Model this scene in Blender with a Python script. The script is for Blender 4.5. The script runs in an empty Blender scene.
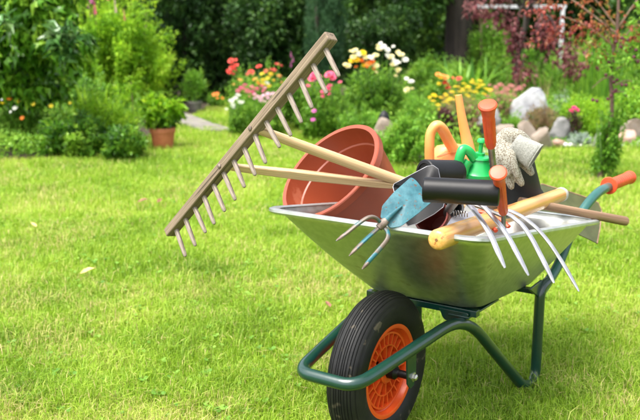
import bpy, math, random
import numpy as np
from mathutils import Vector as V, Matrix

R = math.radians
random.seed(7)
RNG = np.random.default_rng(11)
scene = bpy.context.scene
COL = scene.collection

# ------------------------------------------------------------------ camera
F, H, Y0 = 887.5, 1.071, 24.9            # focal length in pixels of a 640 px wide frame, eye height, horizon row
PITCH = math.atan((210 - Y0) / F)
cd = bpy.data.cameras.new('camera')
cam = bpy.data.objects.new('camera', cd)
COL.objects.link(cam)
cam.location = (0, 0, H)
cam.rotation_euler = (math.pi / 2 - PITCH, 0, 0)
cd.sensor_width = 36
cd.lens = F / 640 * 36
cd.clip_start = .05
cd.clip_end = 600
cd.dof.use_dof = True
cd.dof.focus_distance = 2.2
cd.dof.aperture_fstop = 4.8
scene.camera = cam

def P(px, py, Y):
    """point of the garden at depth Y metres that stands at this place of the survey picture"""
    u = -(py - 210) / F
    c, s = math.cos(PITCH), math.sin(PITCH)
    dy, dz = c + u * s, -s + u * c
    return V(((px - 320) / F * Y / dy, Y, H + dz / dy * Y))

def G(px, py, z=0.0):
    u = -(py - 210) / F
    c, s = math.cos(PITCH), math.sin(PITCH)
    dy, dz = c + u * s, -s + u * c
    t = (z - H) / dz
    return V(((px - 320) / F * t, dy * t, z))

# ------------------------------------------------------------------ object helpers
WM = {}
def tag(o, label=None, cat=None, group=None, kind=None):
    if label: o['label'] = label
    if cat: o['category'] = cat
    if group: o['group'] = group
    if kind: o['kind'] = kind
    return o

def thing(name, loc, label, cat, group=None):
    o = bpy.data.objects.new(name, None)
    o.empty_display_size = .1
    COL.objects.link(o)
    o.location = loc
    WM[o.name] = Matrix.Translation(loc)
    return tag(o, label, cat, group)

def link_mesh(name, me, parent, mw):
    o = bpy.data.objects.new(name, me)
    COL.objects.link(o)
    if parent is not None:
        o.parent = parent
        o.matrix_local = WM[parent.name].inverted() @ mw
    else:
        o.matrix_local = mw
    WM[o.name] = mw
    return o

def frame(origin, zdir):
    z = V(zdir).normalized()
    q = z.to_track_quat('Z', 'Y')
    return Matrix.Translation(origin) @ q.to_matrix().to_4x4()

class MB:
    def __init__(s):
        s.v = []; s.f = []
    def add(s, vs, fs):
        n = len(s.v)
        s.v += [V(p) for p in vs]
        s.f += [tuple(i + n for i in f) for f in fs]
        return s
    def ring_loft(s, rings, cap=True, closed=False):
        n = len(rings[0]); vs = []; fs = []
        for r in rings: vs += list(r)
        m = len(rings)
        for i in range(m if closed else m - 1):
            for j in range(n):
                a = i * n + j; b = i * n + (j + 1) % n
                c = ((i + 1) % m) * n + (j + 1) % n; d = ((i + 1) % m) * n + j
                fs.append((a, b, c, d))
        if cap and not closed:
            fs.append(tuple(range(n - 1, -1, -1)))
            fs.append(tuple((m - 1) * n + j for j in range(n)))
        return s.add(vs, fs)
    def tube(s, pts, rad, seg=16, cap=True, closed=False, flat=1.0, up=None):
        pts = [V(p) for p in pts]
        if not hasattr(rad, '__len__'): rad = [rad] * len(pts)
        rings = []; n = len(pts); prev = None
        for i in range(n):
            if closed: t = pts[(i + 1) % n] - pts[i - 1]
            else: t = pts[min(i + 1, n - 1)] - pts[max(i - 1, 0)]
            t.normalize()
            if prev is None:
                a = V(up) if up is not None else (V((0, 0, 1)) if abs(t.z) < .9 else V((1, 0, 0)))
                a = (a - t * a.dot(t)).normalized()
            else:
                a = (prev - t * prev.dot(t)).normalized()
            prev = a; b = t.cross(a)
            rings.append([pts[i] + (a * math.cos(k * 2 * math.pi / seg) * flat + b * math.sin(k * 2 * math.pi / seg)) * rad[i] for k in range(seg)])
        return s.ring_loft(rings, cap, closed)
    def lathe(s, prof, origin, axis, seg=32, cap=False, closed=False):
        M = frame(origin, axis); rings = []
        for r, z in prof:
            rings.append([M @ V((r * math.cos(k * 2 * math.pi / seg), r * math.sin(k * 2 * math.pi / seg), z)) for k in range(seg)])
        return s.ring_loft(rings, cap, closed)
    def box(s, c, ax, ay, az):
        c = V(c); ax, ay, az = V(ax), V(ay), V(az); vs = []
        for i in (-1, 1):
            for j in (-1, 1):
                for k in (-1, 1): vs.append(c + ax * i + ay * j + az * k)
        return s.add(vs, [(0, 1, 3, 2), (4, 6, 7, 5), (0, 4, 5, 1), (2, 3, 7, 6), (0, 2, 6, 4), (1, 5, 7, 3)])
    def plate(s, outline, thick, bulge=None):
        """solid plate from a closed outline of 3-D points, filled as a fan with inner rings"""
        o = [V(p) for p in outline]; n = len(o); c = sum(o, V()) / n
        nrm = V()
        for i in range(n): nrm += (o[i] - c).cross(o[(i + 1) % n] - c)
        nrm.normalize()
        ks = [1, .8, .6, .4, .2]
        def lay(off):
            vs = []
            for k in ks:
                for p in o:
                    q = c + (p - c) * k + nrm * off
                    if bulge: q += nrm * bulge * (1 - k * k)
                    vs.append(q)
            vs.append(c + nrm * (off + (bulge or 0)))
            return vs
        top = lay(thick / 2); bot = lay(-thick / 2); m = len(top); fs = []
        for r in range(len(ks) - 1):
            for i in range(n):
                a, b = r * n + i, r * n + (i + 1) % n
                fs.append((a, b, b + n, a + n)); fs.append((m + a, m + a + n, m + b + n, m + b))
        L = (len(ks) - 1) * n
        for i in range(n):
            fs.append((L + i, L + (i + 1) % n, m - 1)); fs.append((m + L + (i + 1) % n, m + L + i, 2 * m - 1))
            fs.append((i, m + i, m + (i + 1) % n, (i + 1) % n))
        return s.add(top + bot, fs)
    def build(s, name, mat, parent=None, mw=None, smooth=35, bevel=0, sub=0, solid=0, loc=None):
        if mw is None:
            if parent is not None: mw = Matrix.Translation(WM[parent.name].translation)
            else: mw = Matrix.Translation(loc if loc is not None else sum(s.v, V()) / len(s.v))
        inv = mw.inverted()
        me = bpy.data.meshes.new(name)
        me.from_pydata([inv @ p for p in s.v], [], s.f)
        import bmesh
        bm = bmesh.new(); bm.from_mesh(me)
        bmesh.ops.recalc_face_normals(bm, faces=bm.faces)
        bm.to_mesh(me); bm.free()
        me.materials.append(mat)
        if smooth:
            me.shade_smooth()
            me.set_sharp_from_angle(angle=R(smooth))
        o = link_mesh(name, me, parent, mw)
        if solid:
            m = o.modifiers.new('solid', 'SOLIDIFY'); m.thickness = solid; m.offset = 0
        if bevel:
            m = o.modifiers.new('bevel', 'BEVEL'); m.width = bevel; m.segments = 2; m.limit_method = 'ANGLE'; m.angle_limit = R(40)
        if sub:
            m = o.modifiers.new('sub', 'SUBSURF'); m.levels = sub; m.render_levels = sub
        return o

def crom(pts, n=8):
    """smooth curve through points (any dimension tuple)"""
    p = [np.array(q, float) for q in pts]
    p = [2 * p[0] - p[1]] + p + [2 * p[-1] - p[-2]]
    out = []
    for i in range(1, len(p) - 2):
        for k in range(n):
            t = k / n
            out.append(.5 * (2 * p[i] + (-p[i - 1] + p[i + 1]) * t + (2 * p[i - 1] - 5 * p[i] + 4 * p[i + 1] - p[i + 2]) * t * t + (-p[i - 1] + 3 * p[i] - 3 * p[i + 1] + p[i + 2]) * t ** 3))
    out.append(p[-2])
    return out

def fillet(pts, r, n=7):
    """polyline with rounded bends"""
    pts = [V(p) for p in pts]; out = [pts[0]]
    for i in range(1, len(pts) - 1):
        a, b, c = pts[i - 1], pts[i], pts[i + 1]
        rr = r[i - 1] if hasattr(r, '__len__') else r
        d1 = min(rr, (a - b).length * .48); d2 = min(rr, (c - b).length * .48)
        p0 = b + (a - b).normalized() * d1; p1 = b + (c - b).normalized() * d2
        for k in range(n + 1):
            t = k / n
            out.append(p0 * (1 - t) ** 2 + b * 2 * t * (1 - t) + p1 * t * t)
    out.append(pts[-1])
    return out

# ------------------------------------------------------------------ materials
def srgb(r, g, b):
    f = lambda c: (c / 255 / 12.92) if c <= 10 else ((c / 255 + .055) / 1.055) ** 2.4
    return (f(r), f(g), f(b), 1)

def base_mat(name):
    m = bpy.data.materials.new(name); m.use_nodes = True
    nt = m.node_tree; b = nt.nodes['Principled BSDF']
    return m, nt, b

def mat(name, c1, c2=None, rough=.5, metal=0, scale=8, stretch=(1, 1, 1), detail=4, bump=0, bscale=None, lo=.35, hi=.65,
        rvar=0, coat=0, c3=None, c3lo=.62, c3scale=30, spec=.5, sss=0):
    m, nt, b = base_mat(name); N = nt.nodes.new; L = nt.links.new
    tc = N('ShaderNodeTexCoord'); mp = N('ShaderNodeMapping'); mp.inputs['Scale'].default_value = stretch
    L(tc.outputs['Object'], mp.inputs[0])
    b.inputs['Roughness'].default_value = rough; b.inputs['Metallic'].default_value = metal
    b.inputs['Specular IOR Level'].default_value = spec
    if coat: b.inputs['Coat Weight'].default_value = coat; b.inputs['Coat Roughness'].default_value = .12
    n = N('ShaderNodeTexNoise'); n.inputs['Scale'].default_value = scale; n.inputs['Detail'].default_value = detail
    L(mp.outputs[0], n.inputs[0])
    if c2:
        cr = N('ShaderNodeValToRGB'); cr.color_ramp.elements[0].position = lo; cr.color_ramp.elements[1].position = hi
        cr.color_ramp.elements[0].color = c1; cr.color_ramp.elements[1].color = c2
        L(n.outputs[0], cr.inputs[0]); out = cr.outputs[0]
        if c3:
            n3 = N('ShaderNodeTexNoise'); n3.inputs['Scale'].default_value = c3scale; n3.inputs['Detail'].default_value = 6
            L(mp.outputs[0], n3.inputs[0])
            mr = N('ShaderNodeMapRange'); mr.inputs[1].default_value = c3lo; mr.inputs[2].default_value = c3lo + .04
            L(n3.outputs[0], mr.inputs[0])
            mx = N('ShaderNodeMix'); mx.data_type = 'RGBA'; L(mr.outputs[0], mx.inputs[0]); L(out, mx.inputs[6]); mx.inputs[7].default_value = c3
            out = mx.outputs[2]
        L(out, b.inputs['Base Color'])
    else: b.inputs['Base Color'].default_value = c1
    if rvar:
        mr = N('ShaderNodeMapRange'); mr.inputs[3].default_value = rough - rvar; mr.inputs[4].default_value = rough + rvar
        L(n.outputs[0], mr.inputs[0]); L(mr.outputs[0], b.inputs['Roughness'])
    if bump:
        nb = N('ShaderNodeTexNoise'); nb.inputs['Scale'].default_value = bscale or scale * 3; nb.inputs['Detail'].default_value = 5
        L(mp.outputs[0], nb.inputs[0])
        bp = N('ShaderNodeBump'); bp.inputs['Strength'].default_value = bump; bp.inputs['Distance'].default_value = .004
        L(nb.outputs[0], bp.inputs['Height']); L(bp.outputs[0], b.inputs['Normal'])
    if sss:
        b.inputs['Subsurface Weight'].default_value = sss; b.inputs['Subsurface Scale'].default_value = .02
        b.inputs['Subsurface Radius'].default_value = (1, .6, .3)
    return m

def leaf_mat(name, cols, trans=.35, rough=.5, scale=1.2, spec=.35):
    """leaves: the colour varies from leaf to leaf (attribute rnd) and between drifts of the plant"""
    m, nt, b = base_mat(name); N = nt.nodes.new; L = nt.links.new
    at = N('ShaderNodeAttribute'); at.attribute_name = 'rnd'
    tc = N('ShaderNodeTexCoord'); n = N('ShaderNodeTexNoise'); n.inputs['Scale'].default_value = scale; n.inputs['Detail'].default_value = 2
    L(tc.outputs['Object'], n.inputs[0])
    ad = N('ShaderNodeMath'); ad.operation = 'MULTIPLY_ADD'; ad.inputs[1].default_value = 1.4; ad.inputs[2].default_value = -.7
    L(n.outputs[0], ad.inputs[0])
    a2 = N('ShaderNodeMath'); a2.operation = 'ADD'; a2.use_clamp = True; L(ad.outputs[0], a2.inputs[0]); L(at.outputs['Fac'], a2.inputs[1])
    cr = N('ShaderNodeValToRGB'); els = cr.color_ramp.elements
    while len(els) < len(cols): els.new(.5)
    for i, c in enumerate(cols):
        els[i].position = i / (len(cols) - 1); els[i].color = (c[0], c[1], c[2], 1)
    L(a2.outputs[0], cr.inputs[0])
    L(cr.outputs[0], b.inputs['Base Color']); b.inputs['Roughness'].default_value = rough
    b.inputs['Specular IOR Level'].default_value = spec
    tr = N('ShaderNodeBsdfTranslucent')
    hs = N('ShaderNodeHueSaturation'); hs.inputs['Value'].default_value = 1.5; hs.inputs['Hue'].default_value = .49
    L(cr.outputs[0], hs.inputs['Color']); L(hs.outputs[0], tr.inputs[0])
    mx = N('ShaderNodeMixShader'); mx.inputs[0].default_value = trans
    L(b.outputs[0], mx.inputs[1]); L(tr.outputs[0], mx.inputs[2]); L(mx.outputs[0], nt.nodes['Material Output'].inputs[0])
    return m

def g(r, gg, b): return (r, gg, b)
M = {}
M['frame'] = mat('green_enamel', (.0025, .032, .023, 1), (.002, .024, .018, 1), rough=.3, scale=14, coat=.5, bump=.05, bscale=90, c3=(.03, .03, .025, 1), c3lo=.72, c3scale=60)
M['tube_sheen'] = mat('green_enamel_sheen', (.018, .10, .085, 1), (.014, .08, .07, 1), rough=.3, scale=20, coat=.3)  # frame green made paler, the handle's highlights painted into the colour
M['zinc'] = mat('galvanised_steel', (.50, .52, .48, 1), (.60, .61, .57, 1), rough=.42, metal=1, scale=45, rvar=.05, bump=.03, bscale=60, c3=(.46, .46, .42, 1), c3lo=.66, c3scale=24)
M['zinc_rim'] = mat('galvanised_rim', (.50, .52, .50, 1), (.62, .64, .62, 1), rough=.4, metal=.85, scale=30)
M['tyre'] = mat('black_rubber', (.005, .005, .0055, 1), (.009, .009, .009, 1), rough=.62, spec=.35, scale=30, bump=.06, bscale=200, c3=(.06, .05, .035, 1), c3lo=.62, c3scale=28)
M['orange'] = mat('orange_plastic', (.72, .085, .012, 1), (.64, .07, .010, 1), rough=.38, scale=20, coat=.15)
M['orange_grip'] = mat('orange_rubber', (.66, .075, .02, 1), (.55, .055, .016, 1), rough=.45, scale=40, bump=.04, bscale=200)
M['bolt'] = mat('zinc_bolt', (.45, .44, .4, 1), (.6, .6, .56, 1), rough=.35, metal=1, scale=60)
M['steel'] = mat('satin_steel', (.42, .41, .42, 1), (.56, .55, .56, 1), rough=.34, metal=.9, scale=40, rvar=.08)
M['steel_dark'] = mat('dull_steel', (.2, .19, .18, 1), (.32, .31, .30, 1), rough=.4, metal=.9, scale=40)
M['black'] = mat('black_plastic', (.003, .003, .0035, 1), (.005, .005, .006, 1), rough=.4, spec=.28, scale=25, bump=.02, bscale=150)
M['black_soft'] = mat('dull_black_plastic', (.005, .0055, .0065, 1), (.009, .010, .012, 1), rough=.5, spec=.3, scale=12, bump=.05, bscale=100)
M['blue'] = mat('worn_blue_paint', (.012, .085, .11, 1), (.032, .135, .165, 1), rough=.55, scale=60, bump=.2, bscale=160, c3=(.08, .05, .035, 1), c3lo=.62, c3scale=110)
M['rust'] = mat('rusty_steel', (.12, .085, .07, 1), (.25, .2, .17, 1), rough=.6, metal=.4, scale=60, bump=.2, bscale=200)
M['tine_blue'] = mat('scuffed_blue_tine', (.02, .12, .15, 1), (.13, .10, .08, 1), rough=.5, scale=35, metal=.2, lo=.40, hi=.52, bump=.1)
M['olive'] = mat('olive_paint', (.045, .055, .018, 1), (.085, .095, .035, 1), rough=.6, scale=14, c3=(.06, .04, .02, 1), c3lo=.63, c3scale=30, bump=.1)
M['wood_old'] = mat('weathered_wood', (.12, .085, .055, 1), (.25, .185, .125, 1), rough=.75, scale=230, stretch=(1, 1, .03), bump=.6, bscale=330, c3=(.06, .04, .025, 1), c3lo=.60, c3scale=120, lo=.3, hi=.68)
M['wood_tine'] = mat('grey_wood', (.19, .15, .12, 1), (.29, .24, .20, 1), rough=.75, scale=420, stretch=(1, 1, .05), bump=.4, bscale=500, c3=(.09, .065, .045, 1), c3lo=.6, c3scale=160, lo=.3, hi=.7)
M['wood_pale'] = mat('pale_wood', (.45, .29, .14, 1), (.58, .42, .23, 1), rough=.6, scale=240, stretch=(1, 1, .02), bump=.3, bscale=330, c3=(.27, .16, .07, 1), c3lo=.6, c3scale=110, lo=.3, hi=.7)
M['wood_gold'] = mat('varnished_wood', (.50, .22, .05, 1), (.68, .38, .12, 1), rough=.35, scale=110, stretch=(1, 1, .03), bump=.15, bscale=200, coat=.35, c3=(.34, .13, .035, 1), c3lo=.6, c3scale=60, lo=.3, hi=.7)
M['wood_dark'] = mat('brown_wood', (.16, .09, .05, 1), (.30, .19, .11, 1), rough=.65, scale=60, stretch=(1, 1, .05), bump=.2)
M['endgrain'] = mat('end_grain', (.50, .24, .08, 1), (.72, .42, .17, 1), rough=.6, scale=160)
M['knot'] = mat('dark_knot', (.12, .045, .015, 1), (.22, .09, .03, 1), rough=.6, scale=200)
M['terra'] = mat('terracotta_plastic', (.245, .046, .017, 1), (.29, .056, .021, 1), rough=.42, scale=5, rvar=.05, sss=.1, bump=.02, bscale=60, c3=(.33, .09, .045, 1), c3lo=.62, c3scale=11)
M['terra_clay'] = mat('terracotta_clay', (.42, .12, .05, 1), (.52, .17, .075, 1), rough=.7, scale=12, bump=.1)
M['maroon'] = mat('maroon_plastic', (.12, .02, .015, 1), (.16, .03, .02, 1), rough=.4, scale=20)
M['can'] = mat('orange_can_plastic', (.82, .27, .07, 1), (.86, .34, .11, 1), rough=.4, scale=8, sss=.15, bump=.02)
M['can_hot'] = mat('orange_can_inside', (.78, .14, .01, 1), (.80, .18, .02, 1), rough=.4, scale=8)
M['green'] = mat('bright_green_plastic', (.008, .30, .065, 1), (.012, .38, .085, 1), rough=.35, scale=18, coat=.2)
M['white'] = mat('milky_plastic', (.72, .74, .73, 1), (.8, .81, .8, 1), rough=.35, scale=10, sss=.3)
M['rubber_cap'] = mat('grey_cap', (.34, .33, .31, 1), (.46, .45, .43, 1), rough=.5, scale=20)
M['cuff'] = mat('grey_cotton_cuff', (.23, .23, .205, 1), (.30, .30, .27, 1), rough=.9, scale=260, bump=.6, bscale=500, stretch=(1, 1, .5))

def glove_mat():
    m, nt, b = base_mat('dotted_cotton'); N = nt.nodes.new; L = nt.links.new
    tc = N('ShaderNodeTexCoord'); vo = N('ShaderNodeTexVoronoi'); vo.inputs['Scale'].default_value = 230; vo.inputs['Randomness'].default_value = .55
    L(tc.outputs['Object'], vo.inputs[0])
    mr = N('ShaderNodeMapRange'); mr.inputs[1].default_value = .36; mr.inputs[2].default_value = .46; L(vo.outputs['Distance'], mr.inputs[0])
    nz = N('ShaderNodeTexNoise'); nz.inputs['Scale'].default_value = 300; L(tc.outputs['Object'], nz.inputs[0])
    cr = N('ShaderNodeValToRGB'); cr.color_ramp.elements[0].color = (.22, .21, .17, 1); cr.color_ramp.elements[1].color = (.34, .325, .27, 1); L(nz.outputs[0], cr.inputs[0])
    mx = N('ShaderNodeMix'); mx.data_type = 'RGBA'; L(mr.outputs[0], mx.inputs[0]); mx.inputs[6].default_value = (.13, .10, .065, 1); L(cr.outputs[0], mx.inputs[7])
    L(mx.outputs[2], b.inputs['Base Color']); b.inputs['Roughness'].default_value = .9
    bp = N('ShaderNodeBump'); bp.inputs['Strength'].default_value = .5; bp.inputs['Distance'].default_value = .001; bp.invert = True
    L(mr.outputs[0], bp.inputs['Height']); L(bp.outputs[0], b.inputs['Normal'])
    return m
M['glove'] = glove_mat()

# ------------------------------------------------------------------ world and sun
w = bpy.data.worlds.new('World'); scene.world = w; w.use_nodes = True
nt = w.node_tree; bg = nt.nodes['Background']
sky = nt.nodes.new('ShaderNodeTexSky'); sky.sky_type = 'NISHITA'; sky.sun_disc = False
SUN_EL, SUN_AZ = R(66), R(-128)     # azimuth of the sun measured from +Y towards +X
sky.sun_elevation = SUN_EL; sky.sun_rotation = SUN_AZ
sky.air_density = 1.0; sky.dust_density = 5.0; sky.ozone_density = .6
hs = nt.nodes.new('ShaderNodeHueSaturation'); hs.inputs['Saturation'].default_value = .35
nt.links.new(sky.outputs[0], hs.inputs['Color']); nt.links.new(hs.outputs[0], bg.inputs['Color'])
bg.inputs['Strength'].default_value = .15
sd = bpy.data.lights.new('sun', 'SUN'); sd.energy = 1.5; sd.angle = R(38); sd.color = (1, .96, .88)
so = bpy.data.objects.new('sun', sd); COL.objects.link(so)
sdir = V((math.sin(SUN_AZ) * math.cos(SUN_EL), math.cos(SUN_AZ) * math.cos(SUN_EL), math.sin(SUN_EL)))
so.rotation_euler = sdir.to_track_quat('Z', 'Y').to_euler()
so.location = (0, 0, 8)
vs = scene.view_settings; vs.view_transform = 'Standard'; vs.look = 'None'; vs.gamma = 1; vs.use_curve_mapping = False
vs.exposure = 1.65
scene.display_settings.display_device = 'sRGB'

# ------------------------------------------------------------------ wheelbarrow
WX, WY, YAW = .152, 2.159, R(34.4)
WR = .203
def B(a, b, z):
    return V((WX + a * math.sin(YAW) + b * math.cos(YAW), WY + a * math.cos(YAW) - b * math.sin(YAW), z))
BD = V((math.sin(YAW), math.cos(YAW), 0)); BN = V((math.cos(YAW), -math.sin(YAW), 0))

bar = thing('wheelbarrow', B(.2, 0, 0), 'galvanised steel wheelbarrow on a green tube frame with an orange-rimmed black wheel', 'wheelbarrow')

def tray_ring(t, grow=0.0, n=7, lift=0.0):
    # t 0 bottom .. 1 rim
    a0 = .214 + (-.07 - .214) * t; a1 = .638 + (.788 - .638) * t
    hw = .165 + (.299 - .165) * t
    a0 -= grow; a1 += grow; hw += grow
    r = .055 + .01 * t
    pts = []
    for ca, cb, s in ((a0 + r, -hw + r, 180), (a1 - r, -hw + r, 270), (a1 - r, hw - r, 0), (a0 + r, hw - r, 90)):
        for k in range(n):
            an = R(s + 90 * k / (n - 1))
            a = ca + r * math.cos(an); b = cb + r * math.sin(an)
            zt = .601 - (a + .07) / .858 * .111
            zb = .331 - (a - .214) / .424 * .028
            pts.append(B(a, b, zb + (zt - zb) * t + lift))
    return pts
mb = MB()
rings = [[B(.42, 0, .3175) + (p - B(.42, 0, .3175)) * k for p in tray_ring(0)] for k in (.35, .8, .93)]
rings = [[V((p.x, p.y, .331 - ((p - B(0, 0, 0)).dot(BD) - .214) / .424 * .028)) for p in r] for r in rings]
rings.append([p + V((0, 0, .004)) for p in tray_ring(0)])
for t in (.04, .1, .3, .5, .7, .9, 1.0): rings.append(tray_ring(t, .004 * math.sin(t * math.pi)))
mb.ring_loft(rings, cap=False)
n = len(rings[0]); mb.f.append(tuple(range(n - 1, -1, -1)))
tray = mb.build('tray', M['zinc'], bar, solid=.0016, smooth=50)
# rolled rim with a flat flange
mb = MB(); base = tray_ring(1, 0)
rim_pts = tray_ring(1, .010, lift=.001); prof = []
for dg, dl in ((-.002, .0015), (.004, .004), (.012, .0045), (.018, .001), (.019, -.005), (.015, -.010), (.010, -.010), (.012, -.004), (.004, -.0025)):
    prof.append(tray_ring(1, dg, lift=dl))
mb.ring_loft([[prof[j][i] for j in range(len(prof))] for i in range(len(rim_pts))], closed=True)
mb.build('rim', M['zinc_rim'], tray, smooth=40)

TR = .0155
mb = MB()
near = [B(-.246, 0, .258), B(-.246, .082, .258), B(.21, .137, .316), B(.505, .203, .018), B(.59, .203, .018), B(.588, .205, .305),
        B(.818, .226, .478), B(.93, .247, .547), B(1.23, .263, .5525)]
def mir(p):
    d = p - B(0, 0, 0); d.z = p.z; b = d.dot(BN); return p - BN * 2 * b
RR = [.06, .3, .055, .045, .13, .03, .1]
# front hoop, run along the wheel, legs and handles: one bent tube per side, joined at the hoop
half = fillet(near[:6] + [B(.64, .2095, .3166)], [.055, .11, .055, .045, .035])
full = [mir(p) for p in reversed(half)] + half[1:]
mb.tube(full, TR, 18)
mb.build('frame_tube', M['frame'], bar)
for sgn in (1, -1):
    f_ = (lambda p: p) if sgn == 1 else mir
    pts = [f_(p) for p in fillet([B(.588, .205, .292), B(.70, .215, .345), near[6], near[7], near[8]], [.05, .06, .08])]
    hb = MB(); hb.tube(pts, .0150, 18)
    ho = hb.build('handle', M['tube_sheen'], bar)
    e0, e1 = f_(B(1.045, .2535, .5525)), f_(B(1.255, .2645, .5525))
    d = (e1 - e0)
    L_ = d.length; gb = MB()
    prof = [(.016, -.004), (.0275, -.003), (.029, .001), (.0275, .006), (.021, .009), (.0195, .014)]
    for k in range(9):
        z = .02 + k * (L_ - .05) / 9
        prof += [(.0195, z), (.0205, z + .006), (.0205, z + .012), (.0193, z + .016)]
    prof += [(.0205, L_ - .022), (.023, L_ - .016), (.0235, L_ - .006), (.021, L_), (.008, L_ + .002)]
    gb.lathe(prof, e0, d, 28, cap=True)
    gb.build('grip', M['orange_grip'], ho)
# brackets and undercarriage
mb = MB()
for b in (.10, -.10):
    mb.plate(fillet([B(.205, b - .035, .324), B(.205, b + .055, .324), B(.205, b + .04, .293), B(.205, b - .02, .293), B(.205, b - .035, .324)], .01, 3)[:-1], .005)
mb.box(B(.30, .125, .3115), BD * .10, BN * .03, (0, 0, .003))
mb.box(B(.30, -.125, .3115), BD * .10, BN * .03, (0, 0, .003))
mb.box(B(.225, 0, .321), BD * .012, BN * .17, (0, 0, .009))
mb.box(B(.56, 0, .304), BD * .012, BN * .20, (0, 0, .007))
for b in (.203, -.203):
    mb.add([B(.50, b - .004, .325), B(.60, b - .004, .33), B(.60, b - .004, .285), B(.58, b - .004, .28), B(.50, b + .004, .325), B(.60, b + .004, .33), B(.60, b + .004, .285), B(.58, b + .004, .28)],
           [(0, 1, 2, 3), (7, 6, 5, 4), (0, 4, 5, 1), (1, 5, 6, 2), (2, 6, 7, 3), (3, 7, 4, 0)])
mb.build('bracket', M['frame'], bar, bevel=.0015)
for sg in (1, -1):
    bz = B(-.012, sg * .0985, .262)
    mb = MB()
    out = [bz + BD * x + V((0, 0, z)) for x, z in ((-.022, .022), (.026, .026), (.026, -.05), (.016, -.082), (-.002, -.086), (-.016, -.07), (-.02, -.02))]
    mb.plate(out, .005)
    o = mb.build('axle_plate', M['frame'], bar, bevel=.001)
    mb = MB(); c = B(0, sg * .101, WR)
    mb.lathe([(.013, 0), (.013, .002), (.0085, .003), (.0085, .008), (.004, .011)], c, BN * sg, 6, cap=True)
    mb.build('nut', M['bolt'], o)

# wheel
wh = MB().add([B(0, -.09, WR)], [])
wheel = bpy.data.objects.new('wheel', None); COL.objects.link(wheel); wheel.parent = bar
wmw = Matrix.Translation(B(0, 0, WR)); WM[wheel.name] = wmw; wheel.matrix_local = WM[bar.name].inverted() @ wmw
prof = []
hwid = .046
# cross-section of the tyre, from near bead over the tread to far bead
for k in range(121):
    th = R(-128 + 256 * k / 120)
    x = math.sin(th); y = math.cos(th)
    b = hwid * math.copysign(abs(x) ** .92, x)
    r = .155 + .048 * math.copysign(abs(y) ** .85, y)
    if abs(th) < R(64):
        ph = (b / hwid * 7.0) % 1
        if ph < .24: r -= .0028
    elif R(68) < abs(th) < R(72): r -= .0008
    prof.append((r, b))
mb = MB(); mb.lathe(prof, B(0, 0, WR), BN, 112)
mb.build('tyre', M['tyre'], wheel, smooth=28)
# sidewall nubs are too fine to see; rim in orange plastic
mb = MB(); c0 = B(0, 0, WR)
rimp = [(.118, -.030), (.126, -.034), (.127, -.038), (.118, -.040), (.112, -.038), (.108, -.022), (.100, -.012),
        (.100, .010), (.108, .020), (.112, .036), (.118, .038), (.127, .036), (.128, .032), (.12, .028), (.104, .018), (.094, .004), (.094, -.008), (.104, -.02)]
mb.lathe(rimp, c0, BN, 72, closed=True)
def arcbox(r0, r1, b0, b1, a0, a1, n=6):
    m = BN; u = BD; z = V((0, 0, 1)); rings = []
    for k in range(n + 1):
        a = a0 + (a1 - a0) * k / n; d = u * math.cos(a) + z * math.sin(a)
        rings.append([c0 + d * r0 + m * b0, c0 + d * r1 + m * b0, c0 + d * r1 + m * b1, c0 + d * r0 + m * b1])
    mb.ring_loft(rings)
mb.lathe([(.016, .008), (.030, .010), (.034, .026), (.030, .030), (.016, .030)], c0, BN, 40)
mb.lathe([(.016, -.008), (.030, -.010), (.034, -.026), (.030, -.030), (.016, -.030)], c0, BN, 40)
for sg in (1, -1):
    mb.lathe([(.064, .004 * sg), (.064, .0225 * sg), (.068, .0225 * sg), (.068, .004 * sg)], c0, BN, 64, closed=True)
    mb.lathe([(.096, .0 * sg), (.096, .0245 * sg), (.101, .0245 * sg), (.101, .0 * sg)], c0, BN, 64, closed=True)
mb.lathe([(.028, .002), (.098, .002), (.098, -.002), (.028, -.002)], c0, BN, 64, closed=True)
NS = 12
for i in range(NS):
    a = 2 * math.pi * i / NS
    for sg in (1, -1):
        d = BD * math.cos(a) + V((0, 0, 1)) * math.sin(a); t = BD * -math.sin(a) + V((0, 0, 1)) * math.cos(a)
        mb.box(c0 + d * .049 + BN * sg * .0125, d * .017, t * .0022, BN * .0095)
        for j in (-.25, .25):
            a2 = a + 2 * math.pi / NS * j
            d = BD * math.cos(a2) + V((0, 0, 1)) * math.sin(a2); t = BD * -math.sin(a2) + V((0, 0, 1)) * math.cos(a2)
            mb.box(c0 + d * .082 + BN * sg * .012, d * .0155, t * .0022, BN * .0095)
mb.build('rim', M['orange'], wheel, smooth=35)
mb = MB(); mb.lathe([(.0, -.1), (.010, -.1), (.010, .1), (.0, .1)], c0, BN, 16)
mb.lathe([(.015, .028), (.0185, .031), (.0185, .05), (.012, .056), (.010, .06)], c0, BN, 24)
mb.lathe([(.015, -.028), (.0185, -.031), (.0185, -.05), (.012, -.056), (.010, -.06)], c0, BN, 24)
mb.build('axle', M['black'], wheel)

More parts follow.
